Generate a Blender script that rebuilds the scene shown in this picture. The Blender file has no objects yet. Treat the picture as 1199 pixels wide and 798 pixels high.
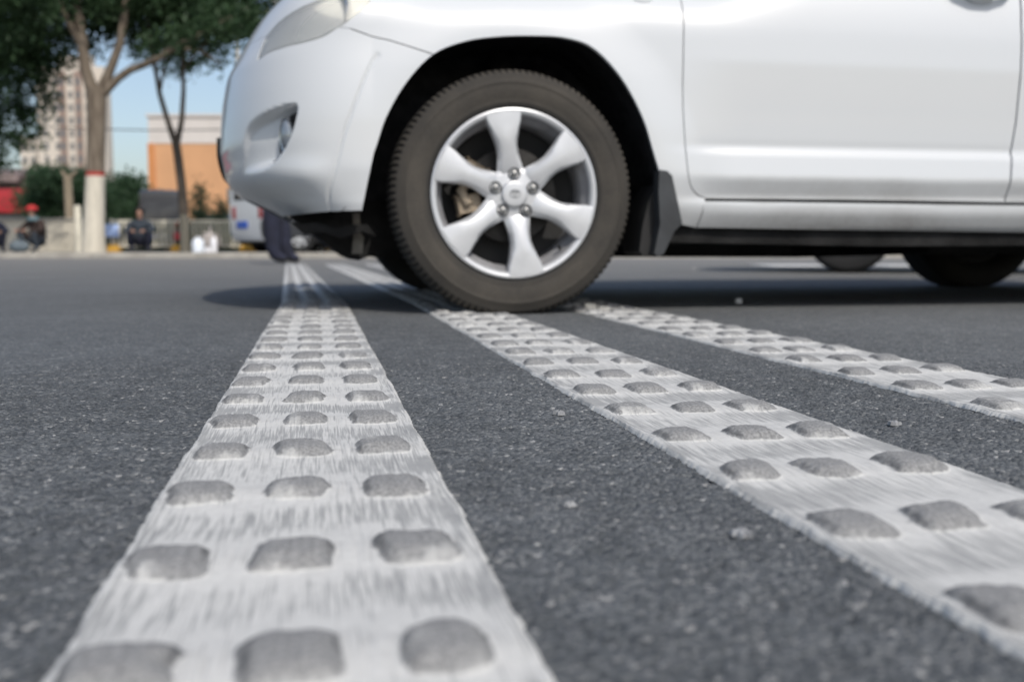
import bpy, bmesh, math, random
import numpy as np
from mathutils import Vector, Matrix
from mathutils.geometry import delaunay_2d_cdt
random.seed(7); rng = np.random.default_rng(11)
R = math.radians; PI = math.pi
scene = bpy.context.scene
col = scene.collection

# ------------------------------------------------------------ camera, sky, sun
FPX = 35/36*1199; PITCH = R(5.34); CAMH = .195; TH = R(11.06)
cam = bpy.data.cameras.new('camera'); cam.lens = 35; cam.sensor_width = 36; cam.clip_start = .02; cam.clip_end = 4000
cam.dof.use_dof = True; cam.dof.focus_distance = 1.2; cam.dof.aperture_fstop = 4.5
co = bpy.data.objects.new('camera', cam); col.objects.link(co)
co.location = (0, 0, CAMH); co.rotation_euler = (R(90)-PITCH, 0, 0); scene.camera = co

SUN_EL, SUN_AZ = R(48), R(155)        # azimuth clockwise from +Y
w = bpy.data.worlds.new('World'); scene.world = w; w.use_nodes = True
nt = w.node_tree; bg = nt.nodes['Background']; bg.inputs['Strength'].default_value = .15
sk = nt.nodes.new('ShaderNodeTexSky'); sk.sky_type = 'NISHITA'; sk.sun_disc = False
sk.sun_elevation = SUN_EL; sk.sun_rotation = SUN_AZ; sk.air_density = 1.0; sk.dust_density = 2.2; sk.ozone_density = 1.0
hs_ = nt.nodes.new('ShaderNodeHueSaturation'); hs_.inputs['Saturation'].default_value = .92      # a thin summer haze whitens the sky
nt.links.new(sk.outputs[0], hs_.inputs['Color']); nt.links.new(hs_.outputs[0], bg.inputs[0])
sl = bpy.data.lights.new('sun', 'SUN'); sl.energy = 2.8; sl.angle = R(.6); sl.color = (1, .95, .88)
so = bpy.data.objects.new('sun', sl); col.objects.link(so)
tosun = Vector((math.sin(SUN_AZ)*math.cos(SUN_EL), math.cos(SUN_AZ)*math.cos(SUN_EL), math.sin(SUN_EL)))
so.rotation_euler = tosun.to_track_quat('Z', 'Y').to_euler(); so.location = tosun*30
vs = scene.view_settings; vs.view_transform = 'Standard'; vs.look = 'None'; vs.exposure = 0; vs.gamma = 1; vs.use_curve_mapping = False

# ------------------------------------------------------------ helpers
def at(px, py, Y):
    """world X, Z of the line of sight through a photo pixel at distance Y (used to read positions off the photo)"""
    a, b = (px-599.5)/FPX, (py-399)/FPX
    dy = math.cos(PITCH)-b*math.sin(PITCH); dz = -math.sin(PITCH)-b*math.cos(PITCH)
    return a*Y/dy, CAMH+dz*Y/dy
def tag(o, label=None, cat=None, group=None, kind=None):
    if label: o['label'] = label
    if cat: o['category'] = cat
    if group: o['group'] = group
    if kind: o['kind'] = kind
    return o
def empty(name, loc=(0, 0, 0), rz=0):
    o = bpy.data.objects.new(name, None); o.location = loc; o.rotation_euler = (0, 0, rz); col.objects.link(o)
    o.empty_display_size = .1
    return o
def link(name, me, mat, parent=None, smooth=True, sharp=45):
    for m_ in (mat if isinstance(mat, (list, tuple)) else [mat]): me.materials.append(m_)
    if smooth:
        me.polygons.foreach_set('use_smooth', [True]*len(me.polygons))
        if sharp: me.set_sharp_from_angle(angle=R(sharp))
    o = bpy.data.objects.new(name, me); col.objects.link(o)
    if parent: o.parent = parent
    return o
def copy_tree(o, parent=None):
    c = o.copy(); col.objects.link(c)
    if parent is not None: c.parent = parent
    for ch in list(o.children): copy_tree(ch, c)
    return c

class MB:
    def __init__(s): s.bm = bmesh.new()
    def box(s, x0, x1, y0, y1, z0, z1, bev=0, mi=0, M=None):
        r = bmesh.ops.create_cube(s.bm, size=1); vs_ = r['verts']
        for v in vs_: v.co = Vector(((x0+x1)/2+v.co.x*(x1-x0), (y0+y1)/2+v.co.y*(y1-y0), (z0+z1)/2+v.co.z*(z1-z0)))
        if M: 
            for v in vs_: v.co = M @ v.co
        fs = set(f for v in vs_ for f in v.link_faces)
        for f in fs: f.material_index = mi
        if bev: bmesh.ops.bevel(s.bm, geom=list(set(e for v in vs_ for e in v.link_edges)), offset=bev, segments=2, affect='EDGES', profile=.6)
        return s
    def prism(s, pts, y0, y1, mi=0, axis='y', M=None):
        """outline in (x, z) pushed from y0 to y1 (axis='z': outline in (x, y))"""
        f = (lambda p, t: Vector((p[0], t, p[1]))) if axis == 'y' else ((lambda p, t: Vector((p[0], p[1], t))) if axis == 'z' else (lambda p, t: Vector((t, p[0], p[1]))))
        g = (lambda v: M @ v) if M else (lambda v: v)
        a = [s.bm.verts.new(g(f(p, y0))) for p in pts]; b = [s.bm.verts.new(g(f(p, y1))) for p in pts]; n = len(pts)
        fs = [s.bm.faces.new(a), s.bm.faces.new(b[::-1])]+[s.bm.faces.new((a[i], b[i], b[(i+1) % n], a[(i+1) % n])) for i in range(n)]
        for q in fs: q.material_index = mi
        bmesh.ops.recalc_face_normals(s.bm, faces=fs)
        return s
    def tube(s, pts, radii, seg=10, cap=True, mi=0):
        pts = [Vector(p) for p in pts]; rings = []
        if not isinstance(radii, (list, tuple)): radii = [radii]*len(pts)
        n0 = None
        for i, p in enumerate(pts):
            d = (pts[min(i+1, len(pts)-1)]-pts[max(i-1, 0)]).normalized()
            if n0 is None: n0 = d.orthogonal().normalized()
            n0 = (n0-d*n0.dot(d)).normalized(); b = d.cross(n0)
            rings.append([s.bm.verts.new(p+(n0*math.cos(t)+b*math.sin(t))*radii[i]) for t in [2*PI*k/seg for k in range(seg)]])
        fs = []
        for a, b in zip(rings, rings[1:]):
            for k in range(seg): fs.append(s.bm.faces.new((a[k], a[(k+1) % seg], b[(k+1) % seg], b[k])))
        if cap: fs += [s.bm.faces.new(rings[0][::-1]), s.bm.faces.new(rings[-1])]
        for q in fs: q.material_index = mi
        return s
    def lathe(s, prof, seg=48, axis='y', c=(0, 0, 0), mi=0, M=None):
        """prof: (radius, t along the axis)"""
        rings = []
        for r, t in prof:
            ring = []
            for k in range(seg):
                an = 2*PI*k/seg; u, v = r*math.cos(an), r*math.sin(an)
                q = Vector((u, t, v)) if axis == 'y' else (Vector((u, v, t)) if axis == 'z' else Vector((t, u, v)))
                q = q+Vector(c)
                if M: q = M @ q
                ring.append(s.bm.verts.new(q))
            rings.append(ring)
        for a, b in zip(rings, rings[1:]):
            for k in range(seg):
                f = s.bm.faces.new((a[k], b[k], b[(k+1) % seg], a[(k+1) % seg])); f.material_index = mi
        return s
    def ball(s, c, r, sc=(1, 1, 1), mi=0, sub=2):
        q = bmesh.ops.create_icosphere(s.bm, subdivisions=sub, radius=r)
        for v in q['verts']: v.co = Vector((v.co.x*sc[0]+c[0], v.co.y*sc[1]+c[1], v.co.z*sc[2]+c[2]))
        for f in set(f for v in q['verts'] for f in v.link_faces): f.material_index = mi
        return s
    def build(s, name, mat, parent=None, smooth=True, sharp=40, merge=1e-5):
        if merge: bmesh.ops.remove_doubles(s.bm, verts=s.bm.verts, dist=merge)
        me = bpy.data.meshes.new(name); s.bm.to_mesh(me); s.bm.free()
        return link(name, me, mat, parent, smooth, sharp)

def mesh_np(name, V, Fq, attrs=None):
    """V (n,3), Fq (m,4) or (m,3) arrays"""
    me = bpy.data.meshes.new(name); k = Fq.shape[1]
    me.vertices.add(len(V)); me.vertices.foreach_set('co', np.ascontiguousarray(V, dtype=np.float32).ravel())
    me.loops.add(Fq.size); me.loops.foreach_set('vertex_index', np.ascontiguousarray(Fq, dtype=np.int32).ravel())
    me.polygons.add(len(Fq)); me.polygons.foreach_set('loop_start', np.arange(0, Fq.size, k, dtype=np.int32))
    me.polygons.foreach_set('loop_total', np.full(len(Fq), k, dtype=np.int32))
    for n_, a in (attrs or {}).items():
        t = 'FLOAT' if a.ndim == 1 else 'FLOAT_VECTOR'
        at_ = me.attributes.new(n_, t, 'POINT'); at_.data.foreach_set('value' if a.ndim == 1 else 'vector', np.ascontiguousarray(a, dtype=np.float32).ravel())
    me.update(calc_edges=True); me.validate()
    return me
def gridfaces(nu, nv):
    i = np.arange(nu*nv).reshape(nu, nv)
    return np.stack([i[:-1, :-1], i[1:, :-1], i[1:, 1:], i[:-1, 1:]], -1).reshape(-1, 4)
LAT = rng.random((256, 256))
def vnoise(x, y, s=0):
    x = np.asarray(x)+s*17.3; y = np.asarray(y)+s*9.7
    xi = np.floor(x).astype(int); yi = np.floor(y).astype(int); fx = x-xi; fy = y-yi
    fx = fx*fx*(3-2*fx); fy = fy*fy*(3-2*fy); g = lambda a, b: LAT[a & 255, b & 255]
    return (g(xi, yi)*(1-fx)+g(xi+1, yi)*fx)*(1-fy)+(g(xi, yi+1)*(1-fx)+g(xi+1, yi+1)*fx)*fy
def sm(a, b, t):
    t = np.clip((np.asarray(t, float)-a)/(b-a), 0, 1); return t*t*(3-2*t)

# ------------------------------------------------------------ materials
def mat(name, c=(.5, .5, .5), rough=.6, metal=0, coat=0, spec=None, var=0, vscale=8, bump=0, bscale=60, emit=None, trans=0, sub=None):
    m = bpy.data.materials.new(name); m.use_nodes = True; N = m.node_tree; b = N.nodes['Principled BSDF']
    b.inputs['Base Color'].default_value = (*c, 1); b.inputs['Roughness'].default_value = rough; b.inputs['Metallic'].default_value = metal
    if coat: b.inputs['Coat Weight'].default_value = coat; b.inputs['Coat Roughness'].default_value = .04
    if spec is not None: b.inputs['Specular IOR Level'].default_value = spec
    if trans: b.inputs['Transmission Weight'].default_value = trans
    tc = N.nodes.new('ShaderNodeTexCoord')
    if var:
        n = N.nodes.new('ShaderNodeTexNoise'); n.inputs['Scale'].default_value = vscale; n.inputs['Detail'].default_value = 6
        N.links.new(tc.outputs['Object'], n.inputs['Vector'])
        r = N.nodes.new('ShaderNodeValToRGB'); r.color_ramp.elements[0].position = .3; r.color_ramp.elements[1].position = .7
        r.color_ramp.elements[0].color = (*[max(0, k*(1-var)) for k in c], 1); r.color_ramp.elements[1].color = (*[min(1, k*(1+var)) for k in c], 1)
        N.links.new(n.outputs[0], r.inputs[0]); N.links.new(r.outputs[0], b.inputs['Base Color'])
    if bump:
        n = N.nodes.new('ShaderNodeTexNoise'); n.inputs['Scale'].default_value = bscale; n.inputs['Detail'].default_value = 5
        N.links.new(tc.outputs['Object'], n.inputs['Vector'])
        q = N.nodes.new('ShaderNodeBump'); q.inputs['Strength'].default_value = bump; q.inputs['Distance'].default_value = .01
        N.links.new(n.outputs[0], q.inputs['Height']); N.links.new(q.outputs[0], b.inputs['Normal'])
    return m
def nodes(m): return m.node_tree, m.node_tree.nodes, m.node_tree.links, m.node_tree.nodes['Principled BSDF']
def nd(N, t, **kw):
    n = N.new('ShaderNode'+t)
    for k, v in kw.items():
        if hasattr(n, k): setattr(n, k, v)
        else: n.inputs[k.replace('_', ' ')].default_value = v
    return n
def mth(N, L, op, a, b=None, clamp=False):
    n = N.new('ShaderNodeMath'); n.operation = op; n.use_clamp = clamp
    for i, q in enumerate((a, b)):
        if q is None: continue
        if isinstance(q, (int, float)): n.inputs[i].default_value = q
        else: L.new(q, n.inputs[i])
    return n.outputs[0]
def ramp(N, L, fac, *st):
    r = N.new('ShaderNodeValToRGB'); e = r.color_ramp.elements
    while len(e) < len(st): e.new(.5)
    for k, (p, c) in zip(e, st): k.position = p; k.color = (c, c, c, 1) if isinstance(c, (int, float)) else (*c, 1)
    L.new(fac, r.inputs[0]); return r.outputs[0]
def mixc(N, L, fac, a, b):
    n = N.new('ShaderNodeMix'); n.data_type = 'RGBA'
    for i, q in ((0, fac), (6, a), (7, b)):
        if isinstance(q, (int, float)): n.inputs[i].default_value = q
        elif isinstance(q, tuple): n.inputs[i].default_value = (*q, 1)
        else: L.new(q, n.inputs[i])
    return n.outputs[2]

def asphalt_material():
    m = mat('asphalt', rough=.82, spec=.35); T, N, L, b = nodes(m)
    g = nd(N, 'NewGeometry'); P = g.outputs['Position']
    v1 = nd(N, 'TexVoronoi', Scale=235.0); L.new(P, v1.inputs['Vector'])          # stones of about 7 mm
    bw = nd(N, 'RGBToBW'); L.new(v1.outputs['Color'], bw.inputs[0])
    fine = nd(N, 'TexNoise', Scale=420.0, Detail=3.0); L.new(P, fine.inputs['Vector'])
    mid = nd(N, 'TexNoise', Scale=22.0, Detail=5.0); L.new(P, mid.inputs['Vector'])
    big = nd(N, 'TexNoise', Scale=1.3, Detail=4.0); L.new(P, big.inputs['Vector'])
    base = ramp(N, L, bw.outputs[0], (.0, (.054, .061, .067)), (.5, (.096, .104, .109)), (.84, (.145, .152, .155)), (.93, (.32, .32, .31)))
    f1 = ramp(N, L, fine.outputs[0], (.3, .72), (.7, 1.25))
    f2 = ramp(N, L, mid.outputs[0], (.3, .82), (.7, 1.16))
    f3 = ramp(N, L, big.outputs[0], (.3, .78), (.7, 1.15))
    k = mth(N, L, 'MULTIPLY', mth(N, L, 'MULTIPLY', f1, f2), f3)
    vm = N.new('ShaderNodeVectorMath'); vm.operation = 'SCALE'; L.new(base, vm.inputs[0]); L.new(k, vm.inputs['Scale'])
    # paler and warmer with distance, up to the far kerb
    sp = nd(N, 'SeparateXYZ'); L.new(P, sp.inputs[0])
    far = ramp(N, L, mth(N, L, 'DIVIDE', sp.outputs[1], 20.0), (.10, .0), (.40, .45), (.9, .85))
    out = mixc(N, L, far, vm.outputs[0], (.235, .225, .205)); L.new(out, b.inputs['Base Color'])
    h = mth(N, L, 'ADD', mth(N, L, 'MULTIPLY', v1.outputs['Distance'], -1.4), mth(N, L, 'MULTIPLY', fine.outputs[0], .5))
    bp = nd(N, 'Bump', Strength=.75, Distance=.003); L.new(h, bp.inputs['Height']); L.new(bp.outputs[0], b.inputs['Normal'])
    rr = ramp(N, L, bw.outputs[0], (.0, .9), (1., .62)); L.new(rr, b.inputs['Roughness'])
    return m
def paint_material():
    m = mat('worn_road_paint', rough=.8, spec=.3); T, N, L, b = nodes(m)
    a = nd(N, 'Attribute'); a.attribute_name = 'st'            # x across, y along the strip (m)
    wa = nd(N, 'Attribute'); wa.attribute_name = 'wear_shade'
    sa = nd(N, 'Attribute'); sa.attribute_name = 'streak'
    def strk(sx, sy, det, seed):
        mp = nd(N, 'Mapping'); mp.inputs['Scale'].default_value = (sx, sy, 1); mp.inputs['Location'].default_value = (seed, seed, 0)
        L.new(a.outputs['Vector'], mp.inputs['Vector']); n = nd(N, 'TexNoise', Scale=1.0, Detail=det); L.new(mp.outputs[0], n.inputs['Vector']); return n.outputs[0]
    s1 = strk(620, 20, 4., 3.1); s2 = strk(240, 14, 4., 8.7); s3 = strk(45, 38, 6., 1.2); s4 = strk(380, 330, 4., 5.5); s5 = strk(160, 160, 5., 2.2)
    st = mth(N, L, 'ADD', mth(N, L, 'MULTIPLY', s1, .62), mth(N, L, 'MULTIPLY', s2, .38))
    thr = mth(N, L, 'ADD', st, mth(N, L, 'MULTIPLY', sa.outputs['Fac'], .085))
    line = ramp(N, L, thr, (.53, 0.), (.66, 1.))
    blot = ramp(N, L, s3, (.45, 0.), (.72, 1.))
    f = mth(N, L, 'MULTIPLY', line, mth(N, L, 'ADD', .50, mth(N, L, 'MULTIPLY', s5, .5)))
    f = mth(N, L, 'ADD', f, mth(N, L, 'MULTIPLY', blot, .16))
    wv = mth(N, L, 'ADD', wa.outputs['Fac'], mth(N, L, 'MULTIPLY', mth(N, L, 'SUBTRACT', s5, .5), .45))
    wv = mth(N, L, 'ADD', wv, mth(N, L, 'MULTIPLY', mth(N, L, 'SUBTRACT', s2, .5), .28))
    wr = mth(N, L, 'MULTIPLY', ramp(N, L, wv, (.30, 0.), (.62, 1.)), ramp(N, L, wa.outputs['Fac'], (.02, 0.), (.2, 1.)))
    white = mixc(N, L, s5, (.46, .458, .436), (.62, .618, .595))
    grey = mixc(N, L, ramp(N, L, mth(N, L, 'ADD', mth(N, L, 'MULTIPLY', s4, .7), mth(N, L, 'MULTIPLY', s2, .3)), (.36, 0.), (.64, 1.)), (.10, .102, .103), (.27, .27, .265))
    c1 = mixc(N, L, mth(N, L, 'MULTIPLY', f, .85, True), white, (.19, .195, .195))
    c2 = mixc(N, L, mth(N, L, 'MULTIPLY', wr, .88), c1, grey)
    c2 = mixc(N, L, mth(N, L, 'MULTIPLY', ramp(N, L, mth(N, L, 'MULTIPLY', wa.outputs['Fac'], .5), (.46, 0.), (.70, 1.)), mth(N, L, 'ADD', .25, mth(N, L, 'MULTIPLY', s5, .7)), True), c2, (.055, .057, .058))  # darkest mix paints the shade of the bumps' left faces into the colour
    L.new(c2, b.inputs['Base Color'])
    h = mth(N, L, 'ADD', mth(N, L, 'MULTIPLY', s4, .5), mth(N, L, 'MULTIPLY', st, -.6))
    bp = nd(N, 'Bump', Strength=.5, Distance=.002); L.new(h, bp.inputs['Height']); L.new(bp.outputs[0], b.inputs['Normal'])
    return m
def car_paint():
    m = mat('white_car_paint', (.59, .61, .62), rough=.32, coat=.6); T, N, L, b = nodes(m)
    tc = nd(N, 'TexCoord'); sp = nd(N, 'SeparateXYZ'); L.new(tc.outputs['Object'], sp.inputs[0])
    n = nd(N, 'TexNoise', Scale=5.0, Detail=6.0); L.new(tc.outputs['Object'], n.inputs['Vector'])
    n2 = nd(N, 'TexNoise', Scale=60.0, Detail=4.0); L.new(tc.outputs['Object'], n2.inputs['Vector'])
    zz = mth(N, L, 'ADD', sp.outputs[2], mth(N, L, 'MULTIPLY', mth(N, L, 'SUBTRACT', n.outputs[0], .5), -.045))
    d = ramp(N, L, zz, (.245, 1.), (.29, .70), (.328, .12), (.345, .62), (.395, .42), (.415, .03))            # splashed road dirt, its edge broken by noise
    d = mth(N, L, 'MULTIPLY', d, ramp(N, L, n2.outputs[0], (.3, .82), (.7, 1.)))
    d = mth(N, L, 'MULTIPLY', d, ramp(N, L, mth(N, L, 'DIVIDE', mth(N, L, 'ADD', sp.outputs[0], 1.0), 4.), (.2, .30), (.36, .40), (.46, 1.)))
    n3 = nd(N, 'TexNoise', Scale=2.3, Detail=4.0); L.new(tc.outputs['Object'], n3.inputs['Vector'])
    d = mth(N, L, 'MULTIPLY', d, ramp(N, L, n3.outputs[0], (.38, .50), (.60, 1.)))
    L.new(mixc(N, L, mth(N, L, 'MULTIPLY', d, .85), (.59, .61, .62), (.17, .155, .135)), b.inputs['Base Color'])
    L.new(mth(N, L, 'ADD', .32, mth(N, L, 'MULTIPLY', d, .5)), b.inputs['Roughness'])
    return m
def tyre_material():
    m = mat('dusty_rubber', (.03, .03, .03), rough=.85, spec=.25); T, N, L, b = nodes(m)
    tc = nd(N, 'TexCoord'); n = nd(N, 'TexNoise', Scale=9.0, Detail=8.0); L.new(tc.outputs['Object'], n.inputs['Vector'])
    n2 = nd(N, 'TexNoise', Scale=120.0, Detail=4.0); L.new(tc.outputs['Object'], n2.inputs['Vector'])
    k = mth(N, L, 'ADD', mth(N, L, 'MULTIPLY', n.outputs[0], .7), mth(N, L, 'MULTIPLY', n2.outputs[0], .3))
    at_ = nd(N, 'Attribute'); at_.attribute_name = 'dust'
    k2 = mth(N, L, 'MULTIPLY', ramp(N, L, k, (.3, .35), (.65, 1.)), at_.outputs['Fac'])
    L.new(mixc(N, L, k2, (.022, .022, .022), (.068, .061, .051)), b.inputs['Base Color'])
    bp = nd(N, 'Bump', Strength=.25, Distance=.002); L.new(n2.outputs[0], bp.inputs['Height']); L.new(bp.outputs[0], b.inputs['Normal'])
    return m
def bark(name, c1, c2, white_to=None, band=None, wc=(.68, .63, .52)):
    m = mat(name, rough=.9); T, N, L, b = nodes(m)
    tc = nd(N, 'TexCoord'); mp = nd(N, 'Mapping'); mp.inputs['Scale'].default_value = (14, 14, 2.5); L.new(tc.outputs['Object'], mp.inputs['Vector'])
    n = nd(N, 'TexNoise', Scale=1.0, Detail=7.0); L.new(mp.outputs[0], n.inputs['Vector'])
    c = mixc(N, L, ramp(N, L, n.outputs[0], (.35, 0.), (.65, 1.)), c1, c2)
    if white_to:
        sp = nd(N, 'SeparateXYZ'); L.new(tc.outputs['Object'], sp.inputs[0])
        wn = mixc(N, L, ramp(N, L, n.outputs[0], (.3, 0.), (.75, 1.)), wc, tuple(k*.75 for k in wc))
        c = mixc(N, L, mth(N, L, 'LESS_THAN', sp.outputs[2], white_to), c, wn)
        if band: c = mixc(N, L, mth(N, L, 'MULTIPLY', mth(N, L, 'GREATER_THAN', sp.outputs[2], white_to), mth(N, L, 'LESS_THAN', sp.outputs[2], white_to+band)), c, (.35, .04, .03))
    L.new(c, b.inputs['Base Color'])
    bp = nd(N, 'Bump', Strength=.6, Distance=.02); L.new(n.outputs[0], bp.inputs['Height']); L.new(bp.outputs[0], b.inputs['Normal'])
    return m
def leaf_material(name, c1, c2):
    m = mat(name, rough=.6, spec=.3); T, N, L, b = nodes(m)
    g = nd(N, 'NewGeometry'); n = nd(N, 'TexNoise', Scale=1.6, Detail=5.0); L.new(g.outputs['Position'], n.inputs['Vector'])
    n2 = nd(N, 'TexNoise', Scale=11.0, Detail=2.0); L.new(g.outputs['Position'], n2.inputs['Vector'])
    k = mth(N, L, 'ADD', mth(N, L, 'MULTIPLY', n.outputs[0], .5), mth(N, L, 'MULTIPLY', n2.outputs[0], .5))
    L.new(mixc(N, L, ramp(N, L, k, (.35, 0.), (.65, 1.)), c1, c2), b.inputs['Base Color'])
    tr = nd(N, 'BsdfTranslucent'); tr.inputs[0].default_value = (*[min(1, q*1.5) for q in c2], 1)
    mx = nd(N, 'MixShader'); mx.inputs[0].default_value = .25; L.new(b.outputs[0], mx.inputs[1]); L.new(tr.outputs[0], mx.inputs[2])
    L.new(mx.outputs[0], N['Material Output'].inputs[0])
    return m
def lens_material():
    m = mat('clear_lamp_lens', (.9, .9, .88), .06); T, N, L, b = nodes(m)
    b.inputs['Coat Weight'].default_value = 1
    t = nd(N, 'BsdfTransparent'); t.inputs[0].default_value = (1, 1, .98, 1); fr = nd(N, 'Fresnel', IOR=1.45); gl = nd(N, 'BsdfGlossy'); gl.inputs['Roughness'].default_value = .05
    mx = nd(N, 'MixShader'); L.new(fr.outputs[0], mx.inputs[0]); L.new(t.outputs[0], mx.inputs[1]); L.new(gl.outputs[0], mx.inputs[2])
    m2 = nd(N, 'MixShader'); m2.inputs[0].default_value = .30; L.new(mx.outputs[0], m2.inputs[1]); L.new(b.outputs[0], m2.inputs[2]); L.new(m2.outputs[0], N['Material Output'].inputs[0])
    return m
M = dict(
    asphalt=asphalt_material(), paint=paint_material(), car=car_paint(), tyre=tyre_material(),
    inner=mat('dark_seam', (.10, .10, .10), .8), black=mat('black_plastic', (.012, .012, .012), .75, var=.5, vscale=14),
    liner=mat('wheel_arch_liner', (.026, .026, .028), .9, var=.5, vscale=20, spec=.2), under=mat('underbody', (.012, .012, .012), .85, var=.7, vscale=9, bump=.4, spec=.25),
    flap=mat('grey_rubber_flap', (.030, .033, .036), .6, var=.4, vscale=10), alloy=mat('silver_alloy', (.56, .57, .58), .38, metal=.35, var=.05, vscale=20, coat=.25),
    alloyin=mat('alloy_barrel', (.30, .30, .31), .5, metal=.3, var=.25, vscale=16), steel=mat('brake_steel', (.035, .033, .031), .55, metal=.6, var=.3, vscale=30),
    caliper=mat('rusty_caliper', (.27, .22, .16), .8, var=.4, vscale=25, bump=.5), nut=mat('lug_nut_steel', (.28, .28, .27), .35, metal=.7, var=.2, vscale=90),
    hole=mat('dark_recess', (.014, .014, .014), .7), emblem=mat('emblem_chrome', (.28, .29, .30), .3, metal=.8),
    lens=lens_material(), housing=mat('lamp_housing', (.74, .73, .66), .35, metal=.1, var=.10, vscale=9),
    chrome=mat('chrome', (.75, .75, .76), .12, metal=1), glass=mat('dark_window_glass', (.02, .025, .028), .06, coat=.5), foglens=mat('fog_lens', (.22, .25, .28), .08, metal=.3, coat=1),
    handle=mat('grey_white_handle', (.74, .76, .78), .3, coat=.5), amber=mat('amber_lens', (.55, .25, .05), .2), red=mat('red_lens', (.35, .02, .02), .2, coat=.5),
    kerb=mat('pale_kerb_concrete', (.36, .34, .30), .9, var=.2, vscale=3, bump=.3), pave=mat('pavement_slabs', (.14, .135, .125), .9, var=.2, vscale=2),
    earth=mat('ground', (.12, .11, .09), .95, var=.25, vscale=.3), wall=mat('beige_wall', (.58, .53, .43), .85, var=.15, vscale=1.5, bump=.3),
    cream=mat('cream_fence_paint', (.74, .69, .56), .7, var=.15, vscale=4), yellow=mat('yellow_concrete_foot', (.62, .34, .05), .8, var=.2, vscale=12),
    orange=mat('orange_render', (.60, .33, .17), .85, var=.06, vscale=.5), orange2=mat('deep_orange_render', (.56, .24, .09), .85, var=.06, vscale=.5), white=mat('white_render', (.62, .58, .54), .8, var=.05, vscale=.6),
    tower=mat('pale_tower_render', (.62, .56, .48), .85, var=.08, vscale=.1), towerb=mat('brown_bay_render', (.30, .22, .18), .85, var=.1, vscale=.2), pane=mat('window_pane', (.16, .16, .16), .3),
    shopwall=mat('dull_brown_render', (.17, .13, .12), .9, var=.2, vscale=2), redsign=mat('red_fascia', (.36, .02, .025), .5, var=.15, vscale=3), grey=mat('grey_shutter', (.22, .22, .22), .6, var=.1),
    vanwhite=mat('white_van_paint', (.62, .64, .66), .35, coat=.5, var=.03), plateblue=mat('blue_plate', (.03, .10, .45), .4), palecar=mat('pale_blue_paint', (.45, .55, .70), .4, coat=.4),
    darkcar=mat('dark_grey_paint', (.035, .037, .042), .35, coat=.5), bluecar=mat('slate_blue_paint', (.14, .18, .26), .35, coat=.5), simpletyre=mat('tyre_rubber', (.007, .007, .007), .85),
    skin=mat('skin', (.35, .20, .14), .6), navy=mat('navy_cloth', (.014, .016, .032), .9, var=.4, vscale=9, bump=.3), brown=mat('dark_brown_cloth', (.035, .022, .018), .9, var=.5, vscale=8, bump=.3), slate=mat('slate_cloth', (.035, .045, .058), .9, var=.4, vscale=8, bump=.3),
    hair=mat('black_hair', (.012, .010, .009), .7), redcap=mat('red_cap_cloth', (.45, .03, .03), .8), teal=mat('teal_scarf_cloth', (.10, .16, .18), .9), shoe=mat('black_shoe', (.015, .015, .015), .4),
    bag=mat('grey_bag_cloth', (.12, .15, .17), .8, var=.3, vscale=12), plastic=mat('white_plastic', (.80, .80, .82), .15, coat=.8), redplastic=mat('red_plastic', (.45, .04, .05), .35), blueplastic=mat('pale_blue_board', (.42, .55, .85), .5, var=.1, vscale=6),
    flake=mat('pale_paint_scrap', (.26, .265, .27), .6, var=.4, vscale=60), lane=mat('lane_paint', (.60, .60, .58), .8, var=.15, vscale=5), metal=mat('painted_metal', (.55, .53, .48), .5),
    globe=mat('frosted_globe', (.80, .80, .78), .25, coat=.5), wire=mat('wire', (.05, .05, .05), .6), bottle=mat('clear_bottle', (.75, .80, .85), .1, coat=1),
    bracket=mat('dusty_bracket', (.16, .15, .13), .8, var=.3, vscale=30))

# ============================================================ ROAD
def growth(a, b, s0, k):
    out = [a]; s = s0
    while out[-1] < b: s *= k; out.append(out[-1]+s)
    return out
xs = np.arange(-.80, 1.10, .0025); xr_ = growth(xs[-1], 160, .0045, 1.045); xl = [-q for q in growth(-xs[0], 160, .0045, 1.045)]
xs = np.array(sorted(set(xl[1:]))+list(xs)+xr_[1:])
ys = np.arange(.36, 1.60, .0025); yf = growth(ys[-1], 18.9, .0035, 1.016); yf[-1] = 19.0
yb = sorted([.36-q for q in growth(0, 80, .006, 1.12)[1:]])
ys = np.array(yb+list(ys)+yf[1:])
GX, GY = np.meshgrid(xs, ys, indexing='ij')
Z = np.zeros_like(GX)
iy0, iy1 = np.searchsorted(ys, .36), np.searchsorted(ys, 1.9); ix0, ix1 = np.searchsorted(xs, -.8), np.searchsorted(xs, 1.1)
sub = (slice(ix0, ix1), slice(iy0, iy1)); X_, Y_ = GX[sub], GY[sub]
hh = np.full(X_.shape, -.0016)
npb = 190000
pxs = rng.uniform(-.8, 1.1, npb); pys = rng.uniform(.36, 1.9, npb); pr = rng.uniform(.0019, .0036, npb)*rng.choice([1, 1, 1, 1.5], npb); ph = pr*rng.uniform(.25, .5, npb)
asp = rng.uniform(.7, 1.4, npb)
ci = np.searchsorted(xs[ix0:ix1], pxs); cj = np.searchsorted(ys[iy0:iy1], pys)
for di in range(-2, 3):
    for dj in range(-2, 3):
        i = np.clip(ci+di, 0, X_.shape[0]-1); j = np.clip(cj+dj, 0, X_.shape[1]-1)
        d2 = ((X_[i, j]-pxs)/(pr*asp))**2+((Y_[i, j]-pys)/(pr/asp))**2
        val = np.where(d2 < 1, -.0016+ph*(1-d2*d2), -.0016)
        np.maximum.at(hh, (i, j), val)
hh += (vnoise(X_*35, Y_*35)-.5)*.0012+(vnoise(X_*300, Y_*300)-.5)*.0008
hh = np.minimum(hh*1.15, .0005)
fade = sm(.0, .08, X_+.8)*sm(.0, .08, 1.1-X_)*sm(0, .3, 1.9-Y_)
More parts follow.
